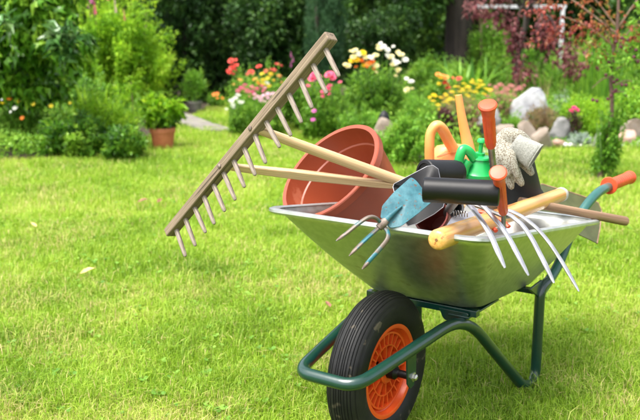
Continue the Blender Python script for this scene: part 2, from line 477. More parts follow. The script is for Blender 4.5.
# ------------------------------------------------------------------ big plastic pot leaning in the tray
def pot(name, label, c, axis, r0, r1, h, mt, group=None, lip=.012, th=.003, ledge=None, seg=64, cat='pot'):
    """c centre of the opening, axis from opening to base"""
    root = thing(name, V(c) + V(axis).normalized() * h, label, cat, group)
    mb = MB()
    p = [(r0 - th, .001), (r0 + lip * .45, 0), (r0 + lip * .6, .003), (r0 + lip * .55, lip * 1.7), (r0 + lip * .05, lip * 1.9)]
    for k in range(1, 8): p.append((r0 + (r1 - r0) * k / 8, lip * 1.9 + (h - lip * 1.9) * k / 8))
    p += [(r1, h - .004), (r1 - .004, h), (.002, h), (.002, h - th), (r1 - .006, h - th)]
    if ledge: p += [(r1 + (r0 - r1) * (1 - ledge) - th, h * ledge), (r1 + (r0 - r1) * (1 - ledge) - th + .0045, h * ledge - .003)]
    p += [(r0 - th - .001, lip * 1.9)]
    mb.lathe(p, c, axis, seg, closed=True)
    mb.build('body', mt, root, smooth=30)
    return root
pn = V((-.605, -.40, .69)).normalized()
pot('plant_pot', 'large empty terracotta-coloured plastic pot lying tilted in the wheelbarrow under the rake handle',
    P(329, 170.5, 2.54), -pn, .166, .120, .235, M['terra'], lip=.014, th=.006, ledge=.27)
pc2 = P(331.5, 171, 2.52) - pn * .075 + V((.004, .0, -.006))

# ------------------------------------------------------------------ wooden rake
d1, d2 = 2.08, 2.43
hT, hB = P(331.5, 36, d1), P(169.5, 233, d2)
rake = thing('hay_rake', hB, 'weathered wooden hay rake with a toothed head resting across the red pot', 'rake')
h_ = (hB - hT).normalized()
t1, tb = P(325, 47, d1 + .012), P(340.6, 73.4, d1 - .055)
tdir = (V((.407, -.586, -.70)) - h_ * V((.407, -.586, -.70)).dot(h_)).normalized()
s_ = h_.cross(tdir).normalized()
if s_.x > 0: s_ = -s_
mb = MB(); hc = (hT + hB) / 2; hl = (hB - hT).length / 2
mb.box(hc, h_ * hl, tdir * .0125, s_ * .0155)
head = mb.build('head', M['wood_old'], rake, mw=frame(hc, h_), bevel=.003)
for i in range(15):
    fr = (i + .62) / 15.25
    p0 = hT + (hB - hT) * fr + tdir * .006
    jit = V((random.uniform(-1, 1), random.uniform(-1, 1), random.uniform(-1, 1))) * .05
    td = (tdir + h_ * .03 + jit).normalized()
    Lt = .092 * random.uniform(.97, 1.03)
    mb = MB()
    rr = [.0062, .0066, .0066, .0062, .0056, .0050, .0032]
    mb.tube([p0 + td * Lt * k for k in (0, .15, .4, .65, .85, .97, 1)], rr, 10)
    mb.build('tine', M['wood_tine'], rake, mw=frame(p0, td))
def head_at(px):
    gq = (px - 331.5) / (169.5 - 331.5)
    return hT + (hB - hT) * (gq * d1 / (d2 - gq * (d2 - d1)))
a1, a2 = head_at(257), head_at(226)
for a, nm in ((a1, 0), (a2, 1)):
    mb = MB(); c = a + s_ * .0155
    mb.lathe([(.0062, -.002), (.0062, .003), (.004, .0045), (.001, .005)], c, s_, 8, cap=True)
    mb.build('peg', M['rust'], rake)
j_ = P(408, 184, 2.39)
e_ = P(463, 206, 2.43)
mb = MB()
mb.tube([a1 - s_ * .006, a1 + (j_ - a1) * .3, a1 + (j_ - a1) * .7, j_, e_], [.0115, .0135, .0145, .0145, .0145], 18)
mb.build('shaft', M['wood_pale'], rake, mw=frame(a1, j_ - a1))
mb = MB(); a2s = a2 - s_ * .006; j2 = P(412, 187.5, 2.385)
mb.tube([a2s, a2s + (j2 - a2s) * .04, a2s + (j2 - a2s) * .4, a2s + (j2 - a2s) * .8, j2], [.0105, .0150, .0200, .0165, .010], 4, flat=.8, up=(0, 0.45, 1))
mb.build('shaft', M['wood_pale'], rake, mw=frame(a2s, j2 - a2s), bevel=.003)

# ------------------------------------------------------------------ blue hand hoe with three prongs
so_ = P(383, 223, 2.045)
hoe = thing('hand_hoe', so_, 'small hand hoe with a worn blue blade and three prongs hanging over the tray edge', 'hand hoe')
bl = [(380.5, 217, 2.045), (382, 206, 2.06), (393, 193, 2.09), (411, 177, 2.13), (416.5, 181, 2.125), (424, 191, 2.11), (432, 202, 2.085), (419, 213, 2.06), (401, 226.5, 2.03), (390, 228.5, 2.03)]
pts = [P(*p) for p in bl]
c = sum(pts, V()) / len(pts)
mb = MB(); mb.plate(fillet([pts[0]] + pts[1:] + [pts[0]], .006, 2)[:-1], .0028, bulge=-.004)
mb.build('blade', M['blue'], hoe, bevel=.0006)
mb = MB()
mb.tube([P(383, 223, 2.03), P(391, 215, 2.04), P(402, 206, 2.062)], [.0085, .0065, .002], 12)
mb.build('rib', M['blue'], hoe)
mb = MB(); mb.lathe([(.001, -.014), (.009, -.013), (.0105, -.004), (.0105, .006), (.008, .013), (.001, .014)], P(382.5, 224, 2.03), P(394, 212, 2.04) - P(382.5, 224, 2.03), 14)
mb.build('socket', M['rust'], hoe)
for tp in ([(381, 223, 2.03), (375, 217.5, 2.02), (368, 217.5, 2.01), (358, 224, 2.0), (347, 233, 1.99), (336, 241, 1.985)],
           [(381, 226, 2.03), (374, 232, 2.02), (362, 243, 2.0), (349, 256, 1.985)],
           [(384, 227, 2.03), (388, 233, 2.02), (387, 240, 2.01), (379, 250, 2.0), (370, 260, 1.985), (362, 269.5, 1.98)]):
    mb = MB(); cv = [P(*q) for q in crom(tp, 5)]; m = len(cv)
    mb.tube(cv, [.0058 if k < m * .6 else .0058 - .0012 * (k - m * .6) / (m * .4) if k < m - 3 else .0045 * (m - k) / 3.2 for k in range(m)], 10, flat=.8)
    mb.build('prong', M['tine_blue'], hoe)
    mb = MB(); mb.tube(cv[-5:], [.0050, .0052, .0048, .0036, .0012], 10, flat=.85)
    mb.build('prong_tip', M['rust'], hoe)

# ------------------------------------------------------------------ black trowel blade with bright edge
bt = thing('black_trowel', P(418, 200, 2.25), 'flat black blade with a bright worn edge behind the blue hand hoe', 'trowel')
bl = [(393, 187, 2.22), (394, 184, 2.22), (409, 176, 2.25), (427, 166.5, 2.28), (433, 165.5, 2.28), (438, 169, 2.27), (440, 179, 2.26), (444.5, 201, 2.22), (443, 207, 2.2), (434, 214, 2.19), (416, 224, 2.17), (408, 226, 2.17), (400, 215, 2.18)]
pts = [P(*p) for p in bl]; c = sum(pts, V()) / len(pts)
mb = MB(); mb.plate(pts, .0024); mb.build('blade', M['black'], bt)
mb = MB(); mb.tube(pts, .0013, 6, closed=True); mb.build('edge', M['steel'], bt)

# black cylinder lying behind
def capsule(name, label, cat, p0, p1, r, mt, endmat=None, r2=None, dome=.4, parent_group=None, closed_left=True):
    root = thing(name, (V(p0) + V(p1)) / 2, label, cat, parent_group)
    L_ = (V(p1) - V(p0)).length; r2 = r2 or r
    mb = MB()
    mb.lathe([(r * .72, .0), (r * .93, .0012), (r, .004), (r, L_ * .3), (r2, L_ * .8), (r2, L_ - r2 * dome), (r2 * .92, L_ - r2 * dome * .45), (r2 * .7, L_ - r2 * dome * .12), (r2 * .01, L_)], p0, V(p1) - V(p0), 40)
    mb.lathe([(r * .72, 0), (r * .70, .003), (.0005, .0035)], p0, V(p1) - V(p0), 40)
    o = mb.build('body', mt, root)
    return root, o
capsule('lidded_tub', 'short black plastic tub on its side behind the black blade', 'tub',
        P(424, 172.5, 2.38), P(461, 173, 2.46), .036, M['black_soft'], dome=.7)

# ------------------------------------------------------------------ black T-handled spade (grip across the heap)
tg, _ = capsule('cross_handle_tool', 'thick smooth black cross grip lying level in front of the green sprayer', 'tool', P(423, 189.5, 1.985), P(500, 193.5, 1.945), .029, M['black'], dome=.12)
_.name = 'grip'
mb = MB(); mb.tube([P(461, 193, 1.985), P(452, 205, 2.14), P(446, 214, 2.3)], .011, 14); mb.build('shaft', M['steel_dark'], tg)

# ------------------------------------------------------------------ thick varnished wooden handle
wa, wb = P(436, 240.5, 1.925), P(560, 195, 2.68)
wt = thing('wooden_tool_handle', (wa + wb) / 2, 'thick varnished golden wooden handle lying along the near rim of the tray', 'tool handle')
d = wb - wa; L_ = d.length
mb = MB()
mb.lathe([(.0005, .0), (.012, .0005), (.0185, .0022), (.022, .006), (.0243, .013), (.0246, .04), (.0238, L_ * .3), (.0225, L_ * .6), (.0210, L_)], wa, d, 36, cap=True)
wh_ = mb.build('handle', M['wood_gold'], wt, mw=frame(wa, d))
mb = MB(); mb.lathe([(.0036, -.0009), (.0033, -.0012), (.0006, -.0014)], wa + V((.001, 0, .001)), d, 18, cap=True); mb.build('hanging_hole', M['knot'], wt)
mb = MB(); mb.lathe([(.0215, -.002), (.0222, 0), (.0222, .016), (.020, .024), (.012, .030), (.001, .031)], wb, d, 30, cap=True); mb.build('ferrule', M['rubber_cap'], wt)

# brown handle on the rear rim
wa, wb = P(520, 201, 2.50), P(627, 221.5, 2.66)
wt = thing('broom_handle', (wa + wb) / 2, 'thin dark brown wooden handle sticking out over the rear of the tray', 'tool handle')
d = wb - wa; L_ = d.length
mb = MB(); mb.lathe([(.0115, 0), (.0125, .05), (.013, L_ * .6), (.0145, L_ - .012), (.0135, L_ - .004), (.009, L_), (.001, L_ + .001)], wa, d, 24, cap=True)
mb.build('handle', M['wood_dark'], wt, mw=frame(wa, d))

# olive blade behind the handle tube
ol = thing('spade', P(570, 210, 2.95), 'olive green flat steel spade blade projecting behind the green handle tube', 'spade')
bl = [(541, 184, 2.92), (566, 191, 2.95), (591, 199, 2.98), (598, 203, 2.98), (601.5, 211, 2.97), (600, 228, 2.90), (597, 243.5, 2.86), (588, 239, 2.85), (578, 234.5, 2.83), (556, 222, 2.82), (532, 208, 2.83), (535, 193, 2.88)]
pts = [P(*p) for p in bl]; mb = MB(); mb.plate(pts, .003, bulge=.006); mb.build('blade', M['olive'], ol, bevel=.0006)
mb = MB(); mb.tube([(pts[i] + pts[i + 1]) / 2 if 0 else pts[i] for i in range(0, 7)], .0028, 8); mb.build('rolled_edge', M['wood_dark'], ol)
mb = MB(); mb.tube([P(538, 196, 2.86), P(520, 192, 2.8), P(495, 190, 2.72)], [.014, .013, .013], 14); mb.build('socket', M['olive'], ol)

# ------------------------------------------------------------------ orange-handled hand tools
def flared_grip(root, top, bot, rt, rb, mt, stem_to=None, stem_r=.0045, stem_mat=None):
    d = bot - top; L_ = d.length
    mb = MB()
    prof = [(.0008, -.0012), (rt * .5, -.001), (rt * .86, 0), (rt, .003), (rt * 1.0, .007), (rt * .86, .013), (rt * .74, .024), (rt * .66, .04)]
    prof += [(rb + (rt * .66 - rb) * (1 - k / 4), .04 + (L_ - .045) * k / 4) for k in range(1, 5)] + [(rb * .8, L_)]
    mb.lathe(prof, top, d, 30, cap=True)
    g_ = mb.build('grip', mt, root, mw=frame(top, d))
    # shallow slots down the grip
    mb = MB(); z = d.normalized(); x = z.orthogonal().normalized(); y = z.cross(x)
    for k in range(6):
        a = k * math.pi / 3
        e = x * math.cos(a) + y * math.sin(a)
        mb.tube([top + z * .045 + e * (rt * .63), top + z * (L_ - .012) + e * (rb * 1.0)], .0014, 6)
    mb.build('grip_rib', mt, g_)
    if stem_to is not None:
        mb = MB(); mb.tube([bot - z * .004] + stem_to, stem_r, 12); mb.build('stem', stem_mat or M['steel_dark'], root)

ct = thing('hand_cultivator', P(503, 222, 2.05), 'orange-handled hand cultivator with four long curved steel tines hanging outside the tray', 'hand cultivator')
flared_grip(ct, P(498, 172, 1.90), P(503.3, 213, 2.03), .0195, .0105, M['orange_grip'], [P(503.5, 218, 2.05), P(503.5, 226, 2.065)], .0058, M['steel_dark'])
mb = MB(); mb.tube([P(458, 200, 2.10), P(480, 207, 2.085), P(505, 217, 2.07), P(514, 216, 2.07)], [.006, .0065, .007, .006], 12, flat=.7); mb.build('head', M['steel_dark'], ct)
for tp in ([(456, 199, 2.10), (464, 201, 2.05), (471, 206.5, 2.0), (477, 214, 1.975), (484.5, 225, 1.945), (491.5, 237, 1.92), (498, 252, 1.89), (505, 268, 1.87)],
           [(463, 200, 2.10), (475, 201.5, 2.05), (485, 208, 2.01), (493, 217, 1.985), (502, 227.5, 1.96), (510, 240, 1.935), (519, 257, 1.905), (528.5, 275.5, 1.885)],
           [(500, 213, 2.08), (507, 213.5, 2.06), (515, 219, 2.03), (523, 226, 2.01), (532, 239, 1.985), (538.6, 251.5, 1.965), (546, 266, 1.94), (554, 283, 1.92)],
           [(503, 210, 2.10), (512, 211.5, 2.08), (525, 218.5, 2.06), (537, 228.5, 2.04), (548, 241, 2.02), (557, 254, 2.0), (568, 272, 1.975), (579, 291.5, 1.95)]):
    cv = [P(*q) for q in crom(tp, 4)]; m = len(cv)
    mb = MB(); mb.tube(cv, [.0070 if k < m - 5 else .0070 - .0007 * (k - m + 5) if k < m - 1 else .0028 for k in range(m)], 12, flat=.55)
    mb.build('tine', M['steel'], ct)

tr = thing('hand_trowel', P(495, 215, 2.3), 'hand trowel standing upright in the heap with its flared orange grip highest of all', 'trowel')
flared_grip(tr, P(487.5, 104, 2.10), P(491, 147, 2.17), .0225, .0125, M['orange_grip'], [P(493, 165, 2.2), P(495.5, 190, 2.24), P(497, 205, 2.27)], .0085, M['steel_dark'])
mb = MB(); ptsb = [P(488, 200, 2.27), P(503, 200, 2.27), P(508, 222, 2.31), P(503, 244, 2.33), P(497, 252, 2.34), P(490, 243, 2.33), P(484, 222, 2.31)]
mb.plate(ptsb, .002, bulge=.008); mb.build('blade', M['steel'], tr)

# secateurs under the cultivator head
sc_ = thing('secateurs', P(494, 224, 2.2), 'steel secateurs with orange handle ends half hidden beneath the wooden handle and cultivator', 'secateurs')
for tp in ([(476, 214, 2.2), (486, 221, 2.19), (496, 231, 2.16)], [(478, 211, 2.22), (496, 216, 2.2), (509, 227, 2.17)]):
    mb = MB(); mb.tube([P(*q) for q in crom(tp, 5)], .0075, 12, flat=.7); mb.build('handle', M['orange_grip'], sc_)
mb = MB()
hx = []
for k in range(60):
    tt = k / 59; a = tt * 2 * math.pi * 6
    c = P(452 + 16 * tt, 213 + 1 * tt, 2.16)
    hx.append(c + V((0, math.cos(a) * .007, math.sin(a) * .007)))
mb.tube(hx, .0014, 6); mb.build('spring', M['steel_dark'], sc_)
mb = MB(); mb.plate([P(476, 210, 2.2), P(478, 216, 2.19), P(462, 222, 2.16), P(446, 226, 2.13), P(452, 217, 2.16)], .003); mb.build('blade', M['steel'], sc_)

# dark oddments in the bottom of the heap
pot('plant_pot', 'small maroon plastic pot wedged in the tray beneath the black blade', P(431, 216, 2.22), V((.45, .6, -.5)), .045, .034, .07, M['maroon'], lip=.004, seg=36)
pot('plant_pot', 'small black plastic pot beside the maroon one under the black cross grip', P(447, 208, 2.3), V((.2, .8, -.55)), .042, .032, .075, M['black_soft'], lip=.004, seg=36)
# ------------------------------------------------------------------ green pressure sprayer
spc = P(478, 175.5, 2.52)
sp = thing('pressure_sprayer', spc + V((0, 0, -.20)), 'bright green pump sprayer with a plunger knob and a milky white tank', 'sprayer')
up = V((.04, -.12, 1)).normalized()
mb = MB(); mb.lathe([(.001, -.19), (.042, -.19), (.048, -.18), (.049, -.02), (.046, -.004), (.040, 0)], spc, up, 40); mb.build('tank', M['white'], sp)
mb = MB()
mb.lathe([(.0445, -.008), (.0465, -.004), (.0465, .010), (.043, .014), (.040, .020), (.034, .032), (.0285, .044), (.0265, .050), (.0310, .052), (.0290, .057), (.018, .059), (.0135, .060), (.0135, .068), (.0005, .069)], spc, up, 40)
mb.build('pump_head', M['green'], sp)
mb = MB(); mb.tube([spc + up * .06, spc + up * .098], .0062, 14)
mb.lathe([(.0005, .110), (.009, .109), (.0125, .104), (.0125, .099), (.007, .096), (.006, .09)], spc, up, 20)
mb.build('plunger', M['green'], sp)
mb = MB()
hp = [P(474, 158.5, 2.50), P(468.5, 151, 2.49), P(463.5, 149, 2.485), P(461, 153, 2.48), P(458.5, 163, 2.48), P(458, 172.5, 2.485), P(463, 173.5, 2.49), P(465.5, 166, 2.49), P(469, 161, 2.49)]
mb.tube([V(q) for q in crom(hp, 4)], .0125, 12, flat=1.1); mb.build('trigger_handle', M['green'], sp)
mb = MB(); mb.lathe([(.007, 0), (.007, .018), (.010, .020), (.010, .030), (.004, .033)], spc + up * .035 + V((.02, -.01, 0)), V((1, -.5, .15)), 16, cap=True); mb.build('nozzle', M['green'], sp)

# ------------------------------------------------------------------ orange watering can
wc = thing('watering_can', P(452, 190, 2.72), 'peach-orange plastic watering can with a tall spout behind the black grip', 'watering can')
cc = P(452, 168, 2.76)
mb = MB()
def oval(c, rx, ry, n=36, upv=V((0, 0, 1)), dirx=V((.95, .3, 0))):
    dirx = dirx.normalized(); dy = V((0, 0, 1)).cross(dirx)
    return [c + dirx * rx * math.cos(2 * math.pi * k / n) + dy * ry * math.sin(2 * math.pi * k / n) for k in range(n)]
rg = []
for z, rx, ry in ((-.20, .06, .045), (-.19, .072, .056), (-.02, .076, .06), (.03, .074, .058), (.055, .066, .050), (.07, .052, .038), (.074, .03, .02)):
    rg.append(oval(cc + V((0, 0, z)), rx, ry))
mb.ring_loft(rg); mb.build('body', M['can'], wc)
mb = MB(); oc = P(443.5, 154.5, 2.675)
mb.ring_loft([oval(oc + V((0, .0, .000)), .0225, .014, dirx=V((1, 0, .35))), oval(oc + V((0, .004, -.003)), .019, .011, dirx=V((1, 0, .35)))], cap=True)
mb.build('filler_hole', M['can_hot'], wc)
hp = [(430, 172, 2.67), (429.5, 150, 2.66), (430.5, 134, 2.66), (436, 125.5, 2.66), (442, 129, 2.67), (448, 140, 2.69), (454, 150, 2.70)]
mb = MB(); mb.tube([P(*q) for q in crom(hp, 6)], .0195, 16, flat=.75); mb.build('handle', M['can'], wc)
sp_ = [(470, 158, 2.76), (468, 145, 2.76), (464.5, 130, 2.76), (461, 112, 2.76), (458.5, 95, 2.76)]
cv = [P(*q) for q in crom(sp_, 5)]
mb = MB(); mb.tube(cv, [.024 - .0135 * (k / (len(cv) - 1)) ** .6 for k in range(len(cv))], 18); mb.build('spout', M['can'], wc)

# ------------------------------------------------------------------ black bucket and gloves
bk = thing('bucket', P(516, 196, 2.66), 'dull black plastic bucket turned over in the heap under the dotted gloves', 'bucket')
mb = MB()
ax = (P(509, 130, 2.60) - P(516, 186, 2.65)).normalized()
mb.lathe([(.070, -.06), (.080, -.055), (.081, -.047), (.0755, -.038), (.072, .0), (.064, .07), (.060, .088), (.054, .095), (.001, .096)], P(515, 183, 2.66), ax, 48)
mb.build('body', M['black_soft'], bk, bevel=.001)

def fused(name, chains, mt, parent, mw=None, vox=.0032):
    """several tapered chains fused into one skin by a voxel remesh"""
    mb = MB()
    for ch in chains:
        p = crom([(*q[0], q[1]) for q in ch], 4); p = [(V(q[:3]), max(q[3], .002)) for q in p]
        fl = ch[0][2] if len(ch[0]) > 2 else 1
        rings = [q[0] for q in p]; rr = [q[1] for q in p]
        t0 = (rings[0] - rings[1]).normalized(); t1_ = (rings[-1] - rings[-2]).normalized()
        P_ = [rings[0] + t0 * rr[0] * .8, rings[0] + t0 * rr[0] * .5] + rings + [rings[-1] + t1_ * rr[-1] * .5, rings[-1] + t1_ * rr[-1] * .8]
        Rr = [rr[0] * .35, rr[0] * .8] + rr + [rr[-1] * .8, rr[-1] * .35]
        mb.tube(P_, Rr, 14, flat=fl, up=(0, -1, .2))
    o = mb.build(name, mt, parent, mw, smooth=0)
    m = o.modifiers.new('r', 'REMESH'); m.mode = 'VOXEL'; m.voxel_size = vox; m.use_smooth_shade = True
    s = o.modifiers.new('s', 'SMOOTH'); s.iterations = 6; s.factor = .5
    return o
def gl(*a): return [(P(x, y, Y + .11), r * 1.05, fl) for x, y, Y, r, fl in a]
g1 = thing('glove', P(515, 150, 2.36), 'dotted cotton work glove draped on top with its grey cuff open to the right', 'glove', 'pair of dotted gardening gloves')
ff = .55
fused('palm', [gl((503, 139, 2.40, .022, .7), (508, 138, 2.38, .030, .7), (517, 140, 2.37, .030, .7), (524, 143, 2.37, .024, .7)),
               gl((502, 137, 2.40, .016, .8), (498, 143, 2.37, .015, .8), (497, 155, 2.35, .012, .8), (498, 166, 2.35, .010, .8)),
               gl((505, 142, 2.38, .016, .8), (503, 152, 2.35, .015, .8), (506, 164, 2.34, .012, .8), (508, 174, 2.34, .010, .8)),
               gl((511, 144, 2.37, .015, .8), (511, 155, 2.34, .014, .8), (514, 166, 2.33, .0115, .8), (517, 176, 2.33, .009, .8))], M['glove'], g1)
# cuff: open knitted sleeve
mb = MB()
cA, cB = P(514, 144, 2.47), P(535, 157, 2.44)
ax = (cB - cA).normalized(); px_ = V((.55, -.25, .8)); px_ = (px_ - ax * px_.dot(ax)).normalized(); py_ = ax.cross(px_)
rg = []
for k in range(9):
    t = k / 8; c = cA + (cB - cA) * t
    rx = .030 + .009 * t ** 1.5; ry = .022 - .004 * t
    rg.append([c + px_ * (rx + .0012 * math.sin(7 * q + t * 4)) * math.cos(q) + py_ * ry * math.sin(q) for q in [2 * math.pi * j / 40 for j in range(40)]])
mb.ring_loft(rg, cap=False); mb.build('cuff', M['cuff'], g1, solid=.0028)
mb = MB(); mb.tube(rg[-1], .0022, 8, closed=True); mb.build('cuff_hem', M['cuff'], g1)
g2 = thing('glove', P(515, 170, 2.4), 'dotted cotton work glove underneath with its fingers hanging down the black bucket', 'glove', 'pair of dotted gardening gloves')
fused('palm', [gl((505, 152, 2.42, .024, .6), (513, 153, 2.40, .028, .6), (521, 156, 2.40, .024, .6)),
               gl((504, 160, 2.38, .014, .8), (506, 172, 2.36, .0135, .8), (510, 183, 2.355, .011, .8), (511.5, 187, 2.355, .0095, .8)),
               gl((511, 160, 2.38, .015, .8), (515, 170, 2.36, .0145, .8), (519, 179, 2.355, .012, .8), (521.5, 183.5, 2.355, .010, .8)),
               gl((519, 158, 2.39, .015, .8), (524, 163, 2.375, .015, .8), (529, 169, 2.37, .0125, .8), (531.5, 173, 2.37, .010, .8))], M['glove'], g2)
#@@BACKGROUND
# ------------------------------------------------------------------ fast meshes from arrays
def np_mesh(name, verts, quads=None, tris=None, rnd=None, mt=None, parent=None, mw=None, smooth=False):
    me = bpy.data.meshes.new(name)
    nq = 0 if quads is None else len(quads); ntri = 0 if tris is None else len(tris)
    me.vertices.add(len(verts)); me.vertices.foreach_set('co', np.asarray(verts, np.float32).ravel())
    me.loops.add(nq * 4 + ntri * 3); me.polygons.add(nq + ntri)
    li = []
    if nq: li.append(np.asarray(quads).ravel())
    if ntri: li.append(np.asarray(tris).ravel())
    me.loops.foreach_set('vertex_index', np.concatenate(li).astype(np.int32))
    st = np.concatenate([np.arange(nq) * 4, nq * 4 + np.arange(ntri) * 3]).astype(np.int32)
    me.polygons.foreach_set('loop_start', st)
    me.update(calc_edges=True)
    if rnd is not None:
        at = me.attributes.new('rnd', 'FLOAT', 'FACE'); at.data.foreach_set('value', np.asarray(rnd, np.float32))
    if smooth: me.shade_smooth()
    if mt: me.materials.append(mt)
    return link_mesh(name, me, parent, mw or Matrix.Identity(4))

def unit(a): return a / np.maximum(np.linalg.norm(a, axis=1, keepdims=True), 1e-9)

def leaf_arrays(p, out, L_, W_, rng, droop=.3, curl=.25, kite=.45, upb=.35, spread=.8):
    """six-sided folded leaves at points p growing along out"""
    n = len(p)
    d = unit(out + rng.normal(0, spread, (n, 3)) * .6 + np.array([0, 0, -droop]))
    nr = unit(rng.normal(0, 1, (n, 3)) * .55 + out * .5 + np.array([0, 0, upb + .5]))
    s = unit(np.cross(d, nr)); nn = np.cross(s, d)
    l = L_ * rng.uniform(.6, 1.25, (n, 1)); w_ = W_ * rng.uniform(.7, 1.2, (n, 1))
    v = np.stack([p, p + d * l * kite + s * w_ * .5 + nn * w_ * curl, p + d * l - nn * l * .18, p + d * l * kite - s * w_ * .5 + nn * w_ * curl, p + d * l * .5], 1)
    i = np.arange(n)[:, None] * 5
    t = np.concatenate([i + [0, 1, 4], i + [4, 1, 2], i + [0, 4, 3], i + [4, 3, 2]], 1).reshape(-1, 3)
    r = np.repeat(rng.uniform(0, 1, n), 4)
    return v.reshape(-1, 3), t, r

def clumped(n, c, rad, rng, nclump=30, cr=.28, shell=.55, bottom=-1.0):
    """points gathered in clumps spread through an ellipsoid"""
    c = np.array(c, float); rad = np.array(rad, float)
    u = unit(rng.normal(0, 1, (nclump * 3, 3))); u = u[u[:, 2] > bottom][:nclump]
    rr = (shell + (1 - shell) * rng.uniform(0, 1, (len(u), 1)) ** .7) * rng.uniform(.82, 1.08, (len(u), 1))
    cc = u * rr
    k = rng.integers(0, len(u), n)
    q = unit(rng.normal(0, 1, (n, 3))) * (rng.uniform(0, 1, (n, 1)) ** .45) * cr * rng.uniform(.6, 1.3, (len(u), 1))[k]
    loc = cc[k] + q
    out = unit(loc * .6 + unit(q) * .8)
    return c + loc * rad, out, k / len(u)

def blob(name, pts, r, mt, parent, rng):
    pass

def foliage(name, blobs, mt, parent, n, L_, W_, seed, nclump=30, cr=.28, shell=.5, droop=.2, core=None, shoots=None, **kw):
    rng = np.random.default_rng(seed); V_, T_, R_ = [], [], []; off = 0
    if shoots:          # (count, leaves each, lowest, height, x, y, half widths, flare)
        ns, nl, h, xc, yc, hx, hy, fl = shoots
        for _ in range(ns):
            a = rng.uniform(0, 6.283); q = rng.uniform(0, 1) ** .6
            bx, by = xc + math.cos(a) * q * hx * .7, yc + math.sin(a) * q * hy * .7
            tz = h * (1.04 - .55 * q * q) * rng.uniform(.62, 1.08); tx = bx + math.cos(a) * q * hx * .42 + rng.normal(0, fl); ty = by + math.sin(a) * q * hy * .4 + rng.normal(0, fl)
            t = rng.uniform(.12, 1, nl) ** .8; w2 = (1 - t) * .5 + .5
            c = np.stack([bx + (tx - bx) * t ** 1.5, by + (ty - by) * t ** 1.5, tz * t], 1)
            aa = rng.uniform(0, 6.283, nl); out = np.stack([np.cos(aa), np.sin(aa), rng.uniform(.1, .9, nl)], 1)
            v, tt, r = leaf_arrays(c + out * L_ * .25, unit(out), L_ * w2[:, None] * 1.1, W_ * w2[:, None] * 1.1, rng, droop, **kw)
            V_.append(v); T_.append(tt + off); R_.append(np.clip(r * .6 + rng.uniform(0, .45), 0, 1)); off += len(v)
    tot = sum((b[1][0] * b[1][1] * b[1][2]) ** .67 for b in blobs)
    for c, rad in blobs:
        m = max(20, int(n * (rad[0] * rad[1] * rad[2]) ** .67 / tot))
        p, out, k = clumped(m, c, rad, rng, nclump, cr, shell)
        keep = p[:, 2] > .01; p, out, k = p[keep], out[keep], k[keep]
        v, t, r = leaf_arrays(p, out, L_, W_, rng, droop, **kw)
        r = np.clip(r * .6 + np.repeat((k * 7.3) % 1, 4) * .4, 0, 1)
        V_.append(v); T_.append(t + off); R_.append(r); off += len(v)
    v = np.concatenate(V_)
    mw = WM[parent.name].copy() if parent is not None else Matrix.Translation(V(blobs[0][0]))
    v = v - np.array(mw.translation)
    return np_mesh(name, v, None, np.concatenate(T_), np.concatenate(R_), mt, parent, mw)

def stems(root, base, tops, r, mt, name='stem', seed=0):
    mb = MB(); rs = random.Random(seed)
    for t in tops:
        b0 = V(base) + V((rs.uniform(-1, 1), rs.uniform(-1, 1), 0)) * r * 3
        m_ = (b0 + V(t)) / 2 + V((rs.uniform(-1, 1), rs.uniform(-1, 1), 0)) * (V(t) - b0).length * .07
        mb.tube([V(q) for q in crom([b0, m_, V(t)], 4)], [r * (1 - .6 * k / 8) for k in range(9)], 6)
    return mb.build(name, mt, root)

K = .85
LM = {
 'bright': leaf_mat('bright_leaf', [(.10, .26, .012), (.24, .47, .02), (.46, .66, .045)], .45, .5, 1.5),
 'mid': leaf_mat('mid_leaf', [(.05, .16, .014), (.15, .33, .028), (.32, .54, .06)], .4, .45, 2),
 'low': leaf_mat('low_bush_leaf', [(.026, .10, .012), (.12, .31, .024), (.40, .64, .06)], .3, .38, 5, .5),
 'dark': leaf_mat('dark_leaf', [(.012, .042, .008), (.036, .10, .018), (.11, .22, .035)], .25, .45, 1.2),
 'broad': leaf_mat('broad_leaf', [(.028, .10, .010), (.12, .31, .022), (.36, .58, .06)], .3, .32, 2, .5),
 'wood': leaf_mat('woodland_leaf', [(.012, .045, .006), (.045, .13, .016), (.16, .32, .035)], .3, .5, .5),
 'conifer': leaf_mat('conifer_needles', [(.02, .065, .028), (.05, .13, .05), (.09, .20, .075)], .25, .6, 2),
 'red': leaf_mat('red_leaf', [(.07, .018, .024), (.19, .05, .055), (.46, .25, .22)], .4, .4, 3),
 'orange': leaf_mat('orange_leaf', [(.22, .05, .03), (.38, .12, .05), (.22, .30, .05)], .4, .4, 6),
 'fresh': leaf_mat('fresh_leaf', [(.08, .22, .02), (.18, .40, .035), (.34, .55, .07)], .4, .45, 3),
 'heuchera': leaf_mat('purple_leaf', [(.04, .012, .014), (.09, .035, .03), (.14, .07, .05)], .2, .5, 6),
 'glossy': leaf_mat('glossy_leaf', [(.04, .13, .03), (.09, .22, .05), (.22, .34, .14)], .2, .25, 5, .8),
 'redspray': leaf_mat('russet_leaf', [(.18, .03, .025), (.34, .07, .05), (.44, .22, .15)], .4, .4, 5),
 'silver': leaf_mat('silver_leaf', [(.22, .30, .22), (.35, .44, .36), (.5, .55, .46)], .25, .6, 6),
 'buff': leaf_mat('buff_leaf', [(.20, .16, .06), (.34, .20, .12), (.22, .32, .06)], .3, .6, 6),
}
